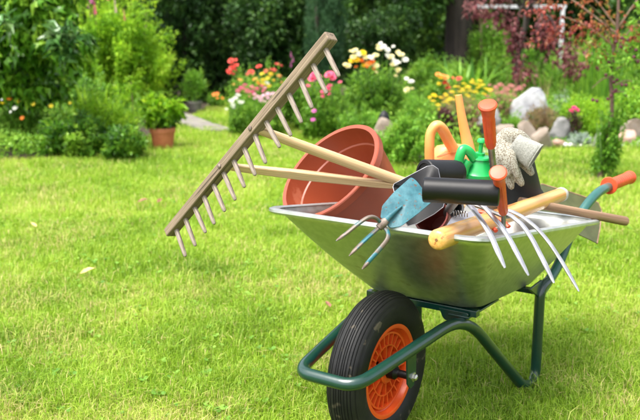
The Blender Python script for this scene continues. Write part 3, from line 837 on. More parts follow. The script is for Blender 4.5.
def flat(name, c, tr=.3):
    m, nt, b = base_mat(name)
    oi = nt.nodes.new('ShaderNodeNewGeometry'); hs = nt.nodes.new('ShaderNodeHueSaturation'); mr = nt.nodes.new('ShaderNodeMapRange')
    mr.inputs[3].default_value = .75; mr.inputs[4].default_value = 1.2
    nt.links.new(oi.outputs['Random Per Island'], mr.inputs[0]); nt.links.new(mr.outputs[0], hs.inputs['Value']); hs.inputs['Color'].default_value = (*c, 1)
    nt.links.new(hs.outputs[0], b.inputs['Base Color']); b.inputs['Roughness'].default_value = .6
    t = nt.nodes.new('ShaderNodeBsdfTranslucent'); nt.links.new(hs.outputs[0], t.inputs[0])
    mx = nt.nodes.new('ShaderNodeMixShader'); mx.inputs[0].default_value = tr
    nt.links.new(b.outputs[0], mx.inputs[1]); nt.links.new(t.outputs[0], mx.inputs[2]); nt.links.new(mx.outputs[0], nt.nodes['Material Output'].inputs[0])
    return m
FM = {'coral': flat('coral_petal', (.80, .12, .09)), 'pink': flat('pink_petal', (.82, .16, .28)), 'magenta': flat('magenta_petal', (.72, .04, .22)),
      'palepink': flat('pale_pink_petal', (.85, .50, .62)), 'white': flat('white_petal', (.85, .84, .76)), 'cream': flat('cream_petal', (.85, .78, .42)),
      'yellow': flat('yellow_petal', (.85, .64, .02)), 'apricot': flat('apricot_petal', (.86, .42, .10)), 'orange': flat('orange_petal', (.82, .20, .01)),
      'red': flat('red_petal', (.55, .02, .015)), 'dustpink': flat('dusty_pink_petal', (.62, .22, .22)), 'lilac': flat('lilac_pink_petal', (.70, .18, .48)), 'plum': flat('plum_skin', (.075, .008, .022), .1)}
_bl = {}
def bloom_mesh(kind, form):
    key = (kind, form)
    if key in _bl: return _bl[key]
    rs = random.Random(len(_bl) + 3); mb = MB()
    if form == 'rose':          # layered cupped petals, unit radius
        for ring, (nr, rad, tilt, z) in enumerate(((7, 1, .25, 0), (6, .75, .7, .1), (5, .5, 1.1, .2), (3, .28, 1.35, .3))):
            for k in range(nr):
                a = 2 * math.pi * (k + ring * .5) / nr + rs.uniform(-.15, .15); d = V((math.cos(a), math.sin(a), 0)); t = V((-math.sin(a), math.cos(a), 0))
                up = V((0, 0, 1)); e = d * math.cos(tilt) + up * math.sin(tilt)
                b0 = d * rad * .12 + up * z; w = rad * .55
                mb.add([b0, b0 + e * rad * .5 + t * w, b0 + e * rad + t * w * .55 + up * .05, b0 + e * rad * 1.05 - t * w * .55, b0 + e * rad * .5 - t * w], [(0, 1, 2, 3), (0, 3, 4)])
    elif form == 'daisy':
        for k in range(11):
            a = 2 * math.pi * k / 11; d = V((math.cos(a), math.sin(a), .12)); t = V((-math.sin(a), math.cos(a), 0))
            mb.add([d * .12, d * .55 + t * .17, d + t * .1, d - t * .1, d * .55 - t * .17], [(0, 1, 2, 3), (0, 3, 4)])
        mb.lathe([(.26, 0), (.22, .14), (.01, .2)], (0, 0, 0), (0, 0, 1), 10)
    elif form == 'head':        # dense head of small florets
        for k in range(46):
            a = k * 2.399; r = math.sqrt((k + .5) / 46); c = V((math.cos(a) * r, math.sin(a) * r, .28 * (1 - r * r) + rs.uniform(-.05, .05)))
            s = rs.uniform(.11, .17); q = rs.uniform(0, 1.5); x = V((math.cos(q), math.sin(q), rs.uniform(-.4, .4))) * s; y = V((-math.sin(q), math.cos(q), rs.uniform(-.4, .4))) * s
            mb.add([c - x, c - y * .8, c + x, c + y * .8], [(0, 1, 2, 3)])
            mb.add([c - x * .6 + V((0, 0, .07)), c - y, c + x * .6 + V((0, 0, .07)), c + y], [(0, 1, 2, 3)])
    elif form == 'spike':       # spire of florets
        for k in range(60):
            z = k / 60 * 5; a = k * 2.1; rr_ = .75 * (1 - z / 5.6); c = V((math.cos(a) * rr_, math.sin(a) * rr_, z)); s = .34 * (1 - z / 7)
            x = V((-math.sin(a), math.cos(a), .2)) * s; y = V((math.cos(a) * .5, math.sin(a) * .5, .8)) * s
            mb.add([c - x, c - y, c + x, c + y], [(0, 1, 2, 3)])
    me = bpy.data.meshes.new('bloom'); me.from_pydata([tuple(p) for p in mb.v], [], mb.f); me.materials.append(FM[kind]); me.shade_smooth()
    _bl[key] = me
    return me
def bloom(root, p, r, kind, form='rose', name='bloom', face=(0, -.6, .8), again=True):
    if form != 'spike':
        r *= .70
        if again and r > .022:
            for _ in range(1):
                bloom(root, V(p) + V((random.uniform(-1, 1) * 2.6 * r, random.uniform(-.5, 1.5) * r, random.uniform(-1.6, .8) * 1.6 * r)), r * random.uniform(.75, 1.0), kind, form, name, face, False)
    f = V(face) + V((random.uniform(-.4, .4), random.uniform(-.3, .3), random.uniform(-.2, .2)))
    mw = frame(V(p), f) @ Matrix.Scale(r, 4) if form != 'spike' else Matrix.Translation(V(p)) @ Matrix.Rotation(random.uniform(0, 6), 4, 'Z') @ Matrix.Scale(r, 4)
    o = bpy.data.objects.new(name, bloom_mesh(kind, form)); COL.objects.link(o); o.parent = root
    o.matrix_local = WM[root.name].inverted() @ mw; WM[o.name] = mw
    return o

M['bark'] = mat('dark_bark', (.018, .014, .010, 1), (.045, .035, .026, 1), rough=.9, scale=14, stretch=(1, 1, .2), bump=.6)
M['twig'] = mat('brown_twig', (.14, .085, .055, 1), (.24, .16, .11, 1), rough=.8, scale=50)
M['plumbark'] = mat('plum_bark', (.07, .035, .028, 1), (.15, .09, .07, 1), rough=.8, scale=40)
M['gstem'] = mat('green_stem', (.06, .14, .03, 1), (.12, .22, .05, 1), rough=.7, scale=40)
M['stone'] = mat('garden_stone', (.15, .115, .085, 1), (.30, .245, .20, 1), rough=.85, scale=7, bump=.7, bscale=25, c3=(.16, .13, .11, 1), c3lo=.6, c3scale=14)
M['stone_grey'] = mat('grey_stone', (.12, .12, .115, 1), (.24, .23, .225, 1), rough=.85, scale=8, bump=.7, bscale=25)
M['stone_pink'] = mat('pinkish_stone', (.34, .20, .15, 1), (.46, .31, .25, 1), rough=.85, scale=8, bump=.5, bscale=25)
M['stone_white'] = mat('white_quartz', (.24, .24, .26, 1), (.50, .50, .52, 1), rough=.7, scale=9, bump=.7, bscale=18, c3=(.36, .36, .37, 1), c3lo=.58, c3scale=9)
M['pebble'] = mat('white_pebbles', (.55, .53, .49, 1), (.8, .79, .76, 1), rough=.8, scale=30, c3=(.45, .3, .22, 1), c3lo=.6, c3scale=20)
M['pot_grey'] = mat('grey_clay_pot', (.12, .11, .10, 1), (.2, .18, .165, 1), rough=.8, scale=14)
M['paving'] = mat('pale_paving', (.14, .125, .11, 1), (.22, .20, .18, 1), rough=.9, scale=6, bump=.4, bscale=40, c3=(.20, .22, .10, 1), c3lo=.62, c3scale=8)
M['white_paint'] = mat('white_paint', (.62, .64, .66, 1), (.74, .76, .78, 1), rough=.5, scale=6)
M['soil'] = mat('garden_soil', (.035, .025, .015, 1), (.07, .05, .03, 1), rough=1, scale=12, bump=.8, bscale=60)
M['dead_leaf'] = mat('dry_leaf', (.46, .30, .10, 1), (.62, .44, .18, 1), rough=.7, scale=60)
M['dead_leaf2'] = mat('brown_leaf', (.15, .06, .03, 1), (.22, .10, .05, 1), rough=.7, scale=60)

# ------------------------------------------------------------------ ground
def ground_mat():
    m, nt, b = base_mat('lawn_ground'); N = nt.nodes.new; L = nt.links.new
    tc = N('ShaderNodeTexCoord')
    n1 = N('ShaderNodeTexNoise'); n1.inputs['Scale'].default_value = 1.3; n1.inputs['Detail'].default_value = 6
    n2 = N('ShaderNodeTexNoise'); n2.inputs['Scale'].default_value = 60; n2.inputs['Detail'].default_value = 6
    L(tc.outputs['Object'], n1.inputs[0]); L(tc.outputs['Object'], n2.inputs[0])
    c1 = N('ShaderNodeValToRGB'); c1.color_ramp.elements[0].position = .35; c1.color_ramp.elements[1].position = .65
    c1.color_ramp.elements[0].color = (.125, .20, .016, 1); c1.color_ramp.elements[1].color = (.20, .30, .028, 1); L(n1.outputs[0], c1.inputs[0])
    c2 = N('ShaderNodeValToRGB'); c2.color_ramp.elements[0].position = .35; c2.color_ramp.elements[1].position = .7
    c2.color_ramp.elements[0].color = (.3, .27, .2, 1); c2.color_ramp.elements[1].color = (1.3, 1.3, 1.2, 1); L(n2.outputs[0], c2.inputs[0])
    mx = N('ShaderNodeMix'); mx.data_type = 'RGBA'; mx.blend_type = 'MULTIPLY'; mx.inputs[0].default_value = 1
    L(c1.outputs[0], mx.inputs[6]); L(c2.outputs[0], mx.inputs[7]); L(mx.outputs[2], b.inputs['Base Color']); b.inputs['Roughness'].default_value = 1
    b.inputs['Specular IOR Level'].default_value = .1
    return m
xs = np.linspace(-150, 150, 61); ys = np.linspace(-100, 200, 61)
gx, gy = np.meshgrid(xs, ys); gz = np.zeros_like(gx)
gv = np.stack([gx.ravel(), gy.ravel(), gz.ravel()], 1); i = np.arange(60)
ii, jj = np.meshgrid(i, i); a = (jj * 61 + ii).ravel()
tag(np_mesh('ground', gv, np.stack([a, a + 1, a + 62, a + 61], 1), None, None, ground_mat()), kind='structure')

# lawn outline: the beds (no grass there)
def bed_y(x):
    """depth at which the lawn ends"""
    xp = np.array([-9, -6, -3.6, -2.9, -1.85, -1.62, -1.4, -.7, -.2, .3, .85, 1.1, 1.9, 3.6, 9])
    yp = np.array([7.4, 7.4, 7.3, 7.1, 7.15, 9.0, 13.2, 12.4, 9.3, 8.0, 6.7, 7.2, 7.95, 7.95, 8.2])
    return np.interp(x, xp, yp)
def vnoise(x, y, s, seed):
    r = np.random.default_rng(seed); t = r.uniform(0, 1, (64, 64)); x = x * s; y = y * s
    xi = np.floor(x).astype(int); yi = np.floor(y).astype(int); fx = x - xi; fy = y - yi; fx = fx * fx * (3 - 2 * fx); fy = fy * fy * (3 - 2 * fy)
    g_ = lambda i, j: t[i % 64, j % 64]
    return (g_(xi, yi) * (1 - fx) + g_(xi + 1, yi) * fx) * (1 - fy) + (g_(xi, yi + 1) * (1 - fx) + g_(xi + 1, yi + 1) * fx) * fy
def grass_mat():
    m, nt, b = base_mat('grass_blades'); N = nt.nodes.new; L = nt.links.new
    at = N('ShaderNodeAttribute'); at.attribute_name = 'rnd'
    cr = N('ShaderNodeValToRGB'); e = cr.color_ramp.elements
    for p_, c in ((0, (.10, .195, .010)), (.35, (.235, .395, .022)), (.68, (.385, .53, .050)), (.88, (.50, .52, .13)), (1, (.58, .44, .22))):
        if p_ in (0, 1): q = e[0 if p_ == 0 else -1]
        else: q = e.new(p_)
        q.color = (*c, 1)
    L(at.outputs['Fac'], cr.inputs[0]); L(cr.outputs[0], b.inputs['Base Color']); b.inputs['Roughness'].default_value = .5; b.inputs['Specular IOR Level'].default_value = .3
    tr = N('ShaderNodeBsdfTranslucent'); L(cr.outputs[0], tr.inputs[0])
    mx = N('ShaderNodeMixShader'); mx.inputs[0].default_value = .42; L(b.outputs[0], mx.inputs[1]); L(tr.outputs[0], mx.inputs[2]); L(mx.outputs[0], nt.nodes['Material Output'].inputs[0])
    return m
def grass():
    rng = np.random.default_rng(5); X = []; Y = []
    for y0_, y1_, dens in ((1.7, 2.6, 48000), (2.6, 3.5, 34000), (3.5, 5, 18000), (5, 7.5, 8000), (7.5, 14, 3000)):
        xw = .40 * y1_ + 2.4; n = int(2 * xw * (y1_ - y0_) * dens)
        X.append(rng.uniform(-xw, xw, n)); Y.append(rng.uniform(y0_, y1_, n))
    x = np.concatenate(X); y = np.concatenate(Y)
    k = (rng.uniform(0, 1, len(x)) < np.clip(1 - (np.abs(x) - .38 * y - .5) * .9, .22, 1)) & (y < bed_y(x) + rng.normal(0, .06, len(x)))
    # path
    k &= ~((y > 9.3) & (y < 13) & (np.abs(x - PATHX(y)) < .15))
    # thinner, tufty cover
    cov = vnoise(x, y, 9, 1) * .6 + vnoise(x, y, 27, 2) * .4
    k &= rng.uniform(0, 1, len(x)) < np.clip(.45 + cov * 1.1, 0, 1)
    x, y, cov = x[k], y[k], cov[k]; n = len(x)
    far = np.clip((y - 2) / 6, 0, 1)
    hgt = (.014 + .026 * rng.uniform(0, 1, n) ** 1.5 + .016 * vnoise(x, y, 5, 3) + .010 * vnoise(x, y, 17, 4)) * (.75 + .5 * cov) * (1 + .12 * far)
    tall = rng.uniform(0, 1, n) < .018; hgt[tall] *= 1.55
    wd = (.0011 + .0013 * rng.uniform(0, 1, n)) * (1 + 1.7 * far)
    a = rng.uniform(0, 2 * np.pi, n); lean = rng.uniform(.1, 1.15, n)
    d = np.stack([np.cos(a), np.sin(a)], 1); s = np.stack([-d[:, 1], d[:, 0]], 1)
    z0 = np.zeros(n)
    b = np.stack([x, y, z0], 1); s3 = np.concatenate([s, rng.normal(0, .3, (n, 1))], 1) * wd[:, None] * .5
    mid = b + np.concatenate([d * (lean * hgt * .28)[:, None], (hgt * .62)[:, None]], 1)
    tip = b + np.concatenate([d * (lean * hgt * .95)[:, None], (hgt * np.clip(1.0 - .28 * lean, .5, 1))[:, None]], 1)
    v = np.stack([b - s3, b + s3, mid + s3 * .85, mid - s3 * .85, tip], 1).reshape(-1, 3)
    i = np.arange(n)[:, None] * 5
    q = i + [0, 1, 2, 3]; t = i + [3, 2, 4]
    patch = vnoise(x, y, 1.6, 8) * .5 + vnoise(x, y, 4.5, 9) * .5
    dry = vnoise(x, y, 2.3, 12) * .6 + vnoise(x, y, 8, 13) * .4
    r = .42 + (patch - .5) * .75 + rng.normal(0, .14, n)
    dr = rng.uniform(0, 1, n) < np.clip((dry - .40) * 1.1, .06, .55) * np.clip(1.25 - far * .7, .3, 1.2)
    r[dr] = rng.uniform(.82, 1, dr.sum())
    r = np.clip(r, 0, 1)
    o = np_mesh('lawn_grass', v, q, t, np.concatenate([r, r]), grass_mat())
    tag(o, 'short bright green lawn grass with dry straw patches', 'grass', kind='stuff')
pa, pb = G(176, 116.5), G(216, 132)
def PATHX(y): return pa.x + (pb.x - pa.x) * (y - pa.y) / (pb.y - pa.y)
grass()
# clover and small weeds in the lawn
rng = np.random.default_rng(77); n = 2600
cx = rng.uniform(-2.6, 3.2, n); cy = 2.0 + rng.uniform(0, 1, n) ** 1.3 * 4.6; k = (vnoise(cx, cy, 1.9, 61) > .56) & (np.abs(cx) < .42 * cy + .5); cx, cy = cx[k], cy[k]; n = len(cx)
Vc = []; Tc = []; Rc = []
for j in range(n):
    hh = rng.uniform(.018, .034); a0 = rng.uniform(0, 6.28); rr_ = rng.uniform(.005, .010); tone = rng.uniform(0, 1)
    for q in range(3):
        a = a0 + q * 2.094; c = np.array([cx[j] + math.cos(a) * rr_, cy[j] + math.sin(a) * rr_, hh]); o_ = len(Vc)
        Vc.append(c)
        for e in range(7):
            b_ = 2 * math.pi * e / 7; Vc.append(c + rr_ * .85 * np.array([math.cos(b_), math.sin(b_), .35 * math.sin(b_ + a)]))
        for e in range(7): Tc.append([o_, o_ + 1 + e, o_ + 1 + (e + 1) % 7]); Rc.append(tone)
tag(np_mesh('clover', np.array(Vc), None, np.array(Tc), np.array(Rc), leaf_mat('clover_leaf', [(.08, .20, .02), (.14, .30, .03), (.22, .38, .05)], .3, .5, 4)), 'patches of small clover leaves in the lawn', 'clover', kind='stuff')
# path slabs in one strip
mb = MB(); rs = random.Random(2)
for k in range(7):
    y_ = 9.0 + k * .62; x_ = float(PATHX(y_)); hw = .17
    out = [V((x_ - hw + rs.uniform(-.02, .02), y_, .012)), V((x_ + hw + rs.uniform(-.02, .02), y_ - .02, .012)), V((float(PATHX(y_ + .58)) + hw, y_ + .57, .012)), V((float(PATHX(y_ + .58)) - hw, y_ + .59, .012))]
    mb.plate(fillet([out[0], *out[1:], out[0]], .04, 3)[:-1], .03)
tag(mb.build('path', M['paving'], None, loc=pa), kind='structure')
# soil of the beds
mb = MB(); xx = np.linspace(-9, 9, 91)
for k in range(90):
    a0, a1_ = float(xx[k]), float(xx[k + 1]); f0, f1 = float(bed_y(a0)) - .02, float(bed_y(a1_)) - .02
    mb.add([(a0, f0, .004), (a1_, f1, .004), (a1_, 26, .008), (a0, 26, .008)], [(0, 1, 2, 3)])
soil = mb.build('flower_bed_soil', M['soil'], None, loc=(0, 10, 0)); tag(soil, kind='structure')

# fallen leaves on the lawn
def fallen(px, py, s, m, lab, group=None, rot=0, z=.045):
    p = G(px, py); p.z = z; mb = MB()
    d = V((math.cos(rot), math.sin(rot), .25)).normalized() * s; t = V((-math.sin(rot), math.cos(rot), .1)).normalized() * s; u = V((0, 0, 1)) * s
    mb.add([p - d, p - d * .4 + t * .42 + u * .2, p + d * .3 + t * .36 + u * .26, p + d, p + d * .3 - t * .36 + u * .18, p - d * .4 - t * .42 + u * .12, p],
           [(0, 1, 6), (1, 2, 6), (2, 3, 6), (3, 4, 6), (4, 5, 6), (5, 0, 6)])
    tag(mb.build('fallen_leaf', m, None, loc=p, smooth=0, solid=.0006), lab, 'leaf', group)
fallen(88, 281, .034, M['dead_leaf'], 'large curled yellow leaf lying on the lawn left of the rake', rot=.5)
fallen(143, 208, .036, M['dead_leaf2'], 'red-brown fallen leaf on the lawn above the rake end, farther from the rake', rot=.2)
fallen(160, 208, .03, M['dead_leaf2'], 'small brown fallen leaf on the lawn, nearest the lower end of the rake', rot=1.2)
fallen(328, 315.5, .024, M['dead_leaf2'], 'small brown fallen leaf on the grass just left of the wheel', rot=2)
fallen(34, 233, .03, M['dead_leaf'], 'pale dry leaf far left on the lawn', rot=2.4)

# ------------------------------------------------------------------ plants
def Zat(py, Y): return P(320, py, Y).z
def Xat(px, Y): return P(px, 60, Y).x
SEED = [100]
def plant(name, label, cat, x0, x1, ytop, ybase, mt, n, L_, W_, depth=None, group=None, blobs=2, stem=True, D=None, twig=None, wild=.55, **kw):
    """a plant filling the span x0..x1 of the survey picture, standing where its base row meets the ground"""
    SEED[0] += 1; rs = random.Random(SEED[0])
    D = D or G((x0 + x1) / 2, ybase).y
    Dc = D + (depth or (x1 - x0) / F * D * .45) * .5
    X0, X1 = Xat(x0, Dc), Xat(x1, Dc); zt = Zat(ytop, Dc); w_ = X1 - X0; dp = depth or w_ * .8
    root = thing(name, ((X0 + X1) / 2, Dc, 0), label, cat, group)
    bl = [(((X0 + X1) / 2, Dc, zt * .46), (w_ * .46, dp * .5, zt * .54))]
    for k in range(blobs):
        bl.append((((X0 + X1) / 2 + rs.uniform(-.26, .26) * w_, Dc + rs.uniform(-.2, .2) * dp, zt * rs.uniform(.3, .68)), (w_ * rs.uniform(.2, .3), dp * .3, zt * rs.uniform(.26, .34))))
    nsh = int(max(12, 26 * w_ * dp / .25)) if w_ * dp < 1.2 else 120
    if wild:
        bl = [((c[0], c[1], c[2] * (1 - .22 * wild)), (r_[0] * .92, r_[1], r_[2] * (1 - .30 * wild))) for c, r_ in bl]
        foliage('foliage', bl, mt, root, int(n * (1 - wild)), L_, W_, SEED[0], shoots=(nsh, int(n * wild / nsh * 1.25), zt, (X0 + X1) / 2, Dc, w_ / 2, dp / 2, .035), **kw)
    else: foliage('foliage', bl, mt, root, n, L_, W_, SEED[0], **kw)
    if stem:
        tops = [((X0 + X1) / 2 + rs.uniform(-.35, .35) * w_, Dc + rs.uniform(-.3, .3) * dp, zt * rs.uniform(.6, .9)) for _ in range(9)]
        stems(root, root.location, tops, max(.006, .012 * zt), twig or M['gstem'], seed=SEED[0])
    return root, Dc

# left side
r_, D_ = plant('large_shrub', 'large bright yellow-green shrub behind the terracotta pot', 'shrub', 56, 180, -14, 119, LM['bright'], 17000, .09, .038, depth=1.5, blobs=5, nclump=60, cr=.2, twig=M['twig'])
for x, y, c, s in ((90, 8, 'lilac', .03), (95, 14, 'pink', .03), (93, 3, 'lilac', .035), (69, 5, 'lilac', .03), (73, 1, 'magenta', .025), (56, 3, 'palepink', .03), (115, 12, 'palepink', .03), (124, 20, 'pink', .025), (75, 18, 'pink', .025), (107, 0, 'magenta', .03)):
    bloom(r_, P(x, y, D_ - .55), s, c, 'spike')
for x, y, c in ((107, 89, 'palepink'),):
    bloom(r_, P(x, y, D_ - .85), .05, c)
# broadleaf tree hanging in at the left edge
tree = thing('broadleaf_tree', (-3.9, 7.9, 0), 'dark broad-leaved tree hanging in over the bed at the left edge', 'tree')
mb = MB(); mb.tube([V(q) for q in crom([(-3.9, 7.9, 0), (-3.85, 7.9, .8), (-3.7, 7.85, 1.6), (-3.3, 7.7, 2.4)], 5)], [.12 - .004 * k for k in range(16)], 12); mb.build('trunk', M['bark'], tree)
lb = [P(8, 30, 7.6), P(-30, 40, 7.8), P(35, 5, 7.5), P(20, 75, 7.8), P(-10, -25, 7.7), P(62, 48, 7.3), P(-45, 85, 8), P(45, 28, 7.4)]
mb = MB()
for q in lb:
    mb.tube([V(t) for t in crom([(-3.8, 7.88, 1.3), (V((-3.8, 7.88, 1.3)) + V(q)) / 2 + V((0, 0, .15)), V(q)], 5)], [.03 - .0022 * k for k in range(11)], 7)
mb.build('branch', M['bark'], tree)
foliage('crown', [(tuple(q), (.42 if i < 5 else .2, .4 if i < 5 else .22, .34 if i < 5 else .14)) for i, q in enumerate(lb)], LM['broad'], tree, 5200, .13, .07, 51, nclump=24, cr=.33, droop=.9, shell=.3)
for x, y in ((64, 31), (59, 38), (70, 40), (61, 55), (8, 24), (76, 36)):
    foliage('pale_leaves', [(tuple(P(x, y, 7.0)), (.05, .05, .035))], LM['glossy'], tree, 7, .15, .075, 52 + x, nclump=4, droop=.3)
plant('shade_shrub', 'dark green shrub filling the bed beneath the overhanging broad-leaved tree', 'shrub', -28, 66, 45, 112, LM['broad'], 5200, .10, .045, depth=1.0, blobs=3, twig=M['twig'])
plant('shade_shrub', 'dark leafy shrub under the big bright shrub, left of the sword leaves', 'shrub', 52, 118, 72, 122, LM['broad'], 3600, .07, .035, depth=.8, blobs=3, D=9.2)
plant('low_bush', 'dark-leaved peony bush at the lawn edge, larger of the two', 'bush', 36, 98, 112, 162, LM['low'], 4200, .075, .034, depth=.7, group='dark-leaved bushes by the terracotta pot', blobs=3, nclump=34)
plant('low_bush', 'dark-leaved peony bush at the lawn edge nearest the terracotta pot', 'bush', 102, 141, 124, 164, LM['low'], 2600, .065, .030, depth=.5, group='dark-leaved bushes by the terracotta pot', blobs=2, nclump=26)
plant('border_plant', 'light green leafy border plants behind the larger peony bush', 'plant', 58, 138, 90, 145, LM['bright'], 4000, .06, .02, depth=.6, D=7.7, blobs=4)
r_, D_ = plant('border_plant', 'light green border plants with small orange and yellow daisies at the left edge', 'plant', -12, 58, 98, 152, LM['fresh'], 5000, .05, .018, depth=.8, blobs=5)
for x, y, c, s in ((9, 99, 'orange', .032), (18, 101, 'yellow', .03), (33, 104, 'yellow', .028), (15, 108, 'white', .035), (51, 106, 'yellow', .03), (22, 118, 'orange', .03), (2, 103, 'yellow', .03), (70, 103, 'yellow', .02), (40, 122, 'white', .016)):
    bloom(r_, P(x, y, D_ - .62), s, c, 'daisy')
# sword leaves
def blades(name, label, px, ytop, D, n, w_, mt, spread=.25, seed=1, cat='plant', lean=.35):
    rs = np.random.default_rng(seed); base = V((Xat(px, D), D, 0)); h0 = Zat(ytop, D)
    root = thing(name, base, label, cat); Vv = []; Q = []; Rr = []
    for k in range(n):
        b = np.array([rs.normal(0, spread * .25), rs.normal(0, spread * .25), 0]); a = rs.uniform(0, 6.28); ln = rs.uniform(.05, lean); h = h0 * rs.uniform(.6, 1.02)
        dr = np.array([math.cos(a), math.sin(a), 0]); s = np.array([-math.sin(a), math.cos(a), 0]); s = s * math.cos(.8) + np.array([0, 0, 0]) ; w2 = w_ * rs.uniform(.7, 1.2)
        o = len(Vv)
        for j in range(7):
            t = j / 6; c = b + dr * ln * h * t ** 2.2 + np.array([0, 0, h * (t - .12 * ln * t ** 3)]); ww = w2 * (1 - t ** 3) * .5 + .0008
            Vv += [c - s * ww, c + s * ww]
        for j in range(6): Q.append([o + 2 * j, o + 2 * j + 1, o + 2 * j + 3, o + 2 * j + 2]); Rr.append(rs.uniform(0, 1) if j == 0 else Rr[-1])
    np_mesh('leaves', np.array(Vv), np.array(Q), None, np.array(Rr), mt, root, Matrix.Translation(base))
    return root
blades('iris', 'upright sword-shaped leaves in front of the large bright shrub', 86, 76, 8.25, 34, .035, LM['bright'], .5, 4)
blades('grass_clump', 'tall arching ornamental grass clump at the top right behind the slender tree', 601, 22, 10.2, 260, .014, LM['mid'], .7, 9, lean=.28)
# staked young plant and the terracotta pot
yp = thing('young_sapling', G(133, 140), 'spindly young plant with a brown stem behind the small peony bush', 'plant')
mb = MB(); q0 = G(133, 140); mb.tube([q0, P(133, 110, q0.y), P(131, 82, q0.y)], [.008, .006, .004], 7); mb.build('stem', M['twig'], yp)
foliage('foliage', [(tuple(P(123, 100, q0.y)), (.16, .12, .16)), (tuple(P(131, 82, q0.y)), (.06, .06, .08)), (tuple(P(112, 112, q0.y)), (.1, .1, .1))], LM['bright'], yp, 260, .07, .022, 53)

def clay_pot(name, label, px0, px1, ptop, pbase, mt, cat='plant pot', D=None):
    c = G((px0 + px1) / 2, pbase); D = D or c.y
    r0 = (px1 - px0) / 2 / F * D; h = Zat(ptop, D); X = Xat((px0 + px1) / 2, D)
    root = thing(name, (X, D, 0), label, cat); mb = MB(); r1 = r0 * .74
    mb.lathe([(.001, .0), (r1, 0), (r1 + .004, .006), (r0 * .93, h * .76), (r0 * .99, h * .77), (r0, h * .80), (r0, h * .97), (r0 * .98, h), (r0 * .88, h), (r0 * .86, h * .9), (.001, h * .9)], (X, D, 0), (0, 0, 1), 40)
    mb.build('body', mt, root, smooth=35)
    mb = MB(); mb.lathe([(r0 * .88, h * .905), (r0 * .4, h * .93), (.001, h * .93)], (X, D, 0), (0, 0, 1), 24); mb.build('soil', M['soil'], root)
    return root, X, D, r0, h
pr, X, D, r0, h = clay_pot('plant_pot', 'terracotta clay pot with a thick rim standing on the lawn edge under a leafy shrub', 147, 173, 127.5, 148, M['terra_clay'])
c2 = thing('potted_shrub', (X, D, h), 'rounded shrub with broad light green leaves growing in the clay pot', 'shrub')
foliage('foliage', [((X - .01, D, Zat(110, D)), (.17, .15, .09)), ((X - .09, D, Zat(106, D)), (.09, .1, .07)), ((X + .09, D, Zat(108, D)), (.09, .1, .06))], LM['bright'], c2, 420, .10, .058, 54, nclump=22, shell=.2)
foliage('lower_foliage', [((X, D, Zat(119, D)), (.14, .12, .05))], LM['broad'], c2, 220, .08, .05, 55)
stems(c2, (X, D, h * .9), [(X + random.uniform(-.15, .15), D + random.uniform(-.1, .1), Zat(112, D)) for _ in range(8)], .006, M['gstem'])
pr, X, D, r0, h = clay_pot('plant_pot', 'small grey pot standing at the far end of the lawn by the path', 185, 201, 101, 112, M['pot_grey'])
c2 = thing('potted_bamboo', (X, D, h), 'upright light green plant growing in the small grey pot', 'plant')
foliage('foliage', [((X, D, Zat(88, D)), (.16, .14, .2)), ((X - .03, D, Zat(80, D)), (.11, .1, .1))], LM['fresh'], c2, 700, .07, .018, 56, droop=-.8)
stems(c2, (X, D, h * .9), [(X + random.uniform(-.1, .1), D, Zat(80, D)) for _ in range(6)], .005, M['gstem'])
bench = thing('garden_bench', (Xat(-4, 8.6), 8.6, 0), 'pale blue-white seat board just visible at the left edge', 'bench')
mb = MB(); x0 = Xat(-45, 8.6); x1 = Xat(15, 8.6); zz = Zat(102, 8.6)
mb.box(((x0 + x1) / 2, 8.6, zz), ((x1 - x0) / 2, 0, 0), (0, .14, 0), (0, 0, .018)); mb.build('seat', M['white_paint'], bench, bevel=.003)
for x in (x0 + .05, x1 - .05):
    mb = MB(); mb.box((x, 8.6, zz / 2 - .01), (.02, 0, 0), (0, .1, 0), (0, 0, zz / 2 - .01)); mb.build('leg', M['white_paint'], bench)

# dark evergreens beyond the lawn
def tree_obj(name, label, x0, x1, ytop, ybase, D, mt, n, L_, W_, group=None, trunk_r=.12, depth=2.0, nb=6, cat='tree', low=0.0, **kw):
    SEED[0] += 1; rs = random.Random(SEED[0]); X0, X1 = Xat(x0, D), Xat(x1, D); zt = Zat(ytop, D); zb = Zat(ybase, D) if ybase else 0; w_ = X1 - X0; xc = (X0 + X1) / 2
    root = thing(name, (xc, D, 0), label, cat, group)
    bl = [((xc, D, (zt + zb) / 2), (w_ * .48, depth * .45, (zt - zb) * .52))]
    for k in range(nb): bl.append(((xc + rs.uniform(-.32, .32) * w_, D + rs.uniform(-.3, .15) * depth, zb + (zt - zb) * rs.uniform(.12, .9)), (w_ * rs.uniform(.16, .28), depth * .25, (zt - zb) * rs.uniform(.14, .24))))
    foliage('crown', bl, mt, root, n, L_, W_, SEED[0], **kw)
    mb = MB(); mb.tube([V(q) for q in crom([(xc, D, 0), (xc + rs.uniform(-.1, .1), D, zt * .4), (xc + rs.uniform(-.2, .2), D, zt * .85)], 5)], [trunk_r * (1 - .08 * k) for k in range(11)], 12)
    for k in range(7):
        z = zt * rs.uniform(.3, .75); mb.tube([(xc, D, z), (xc + rs.uniform(-.3, .3) * w_, D + rs.uniform(-.3, .3) * depth, z + zt * .12)], [trunk_r * .35, trunk_r * .1], 6)
    mb.build('trunk', M['bark'], root)
    return root
eg = 'dark evergreens beyond the lawn'
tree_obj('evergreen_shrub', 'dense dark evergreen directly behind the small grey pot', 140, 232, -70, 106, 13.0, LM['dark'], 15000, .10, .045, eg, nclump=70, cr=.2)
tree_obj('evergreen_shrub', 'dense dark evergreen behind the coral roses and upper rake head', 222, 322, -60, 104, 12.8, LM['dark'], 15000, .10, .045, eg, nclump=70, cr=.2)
tree_obj('evergreen_shrub', 'dark evergreen at far left behind the bright shrub', 20, 150, -80, 100, 14.5, LM['dark'], 9000, .12, .055, eg, nclump=60, cr=.22)
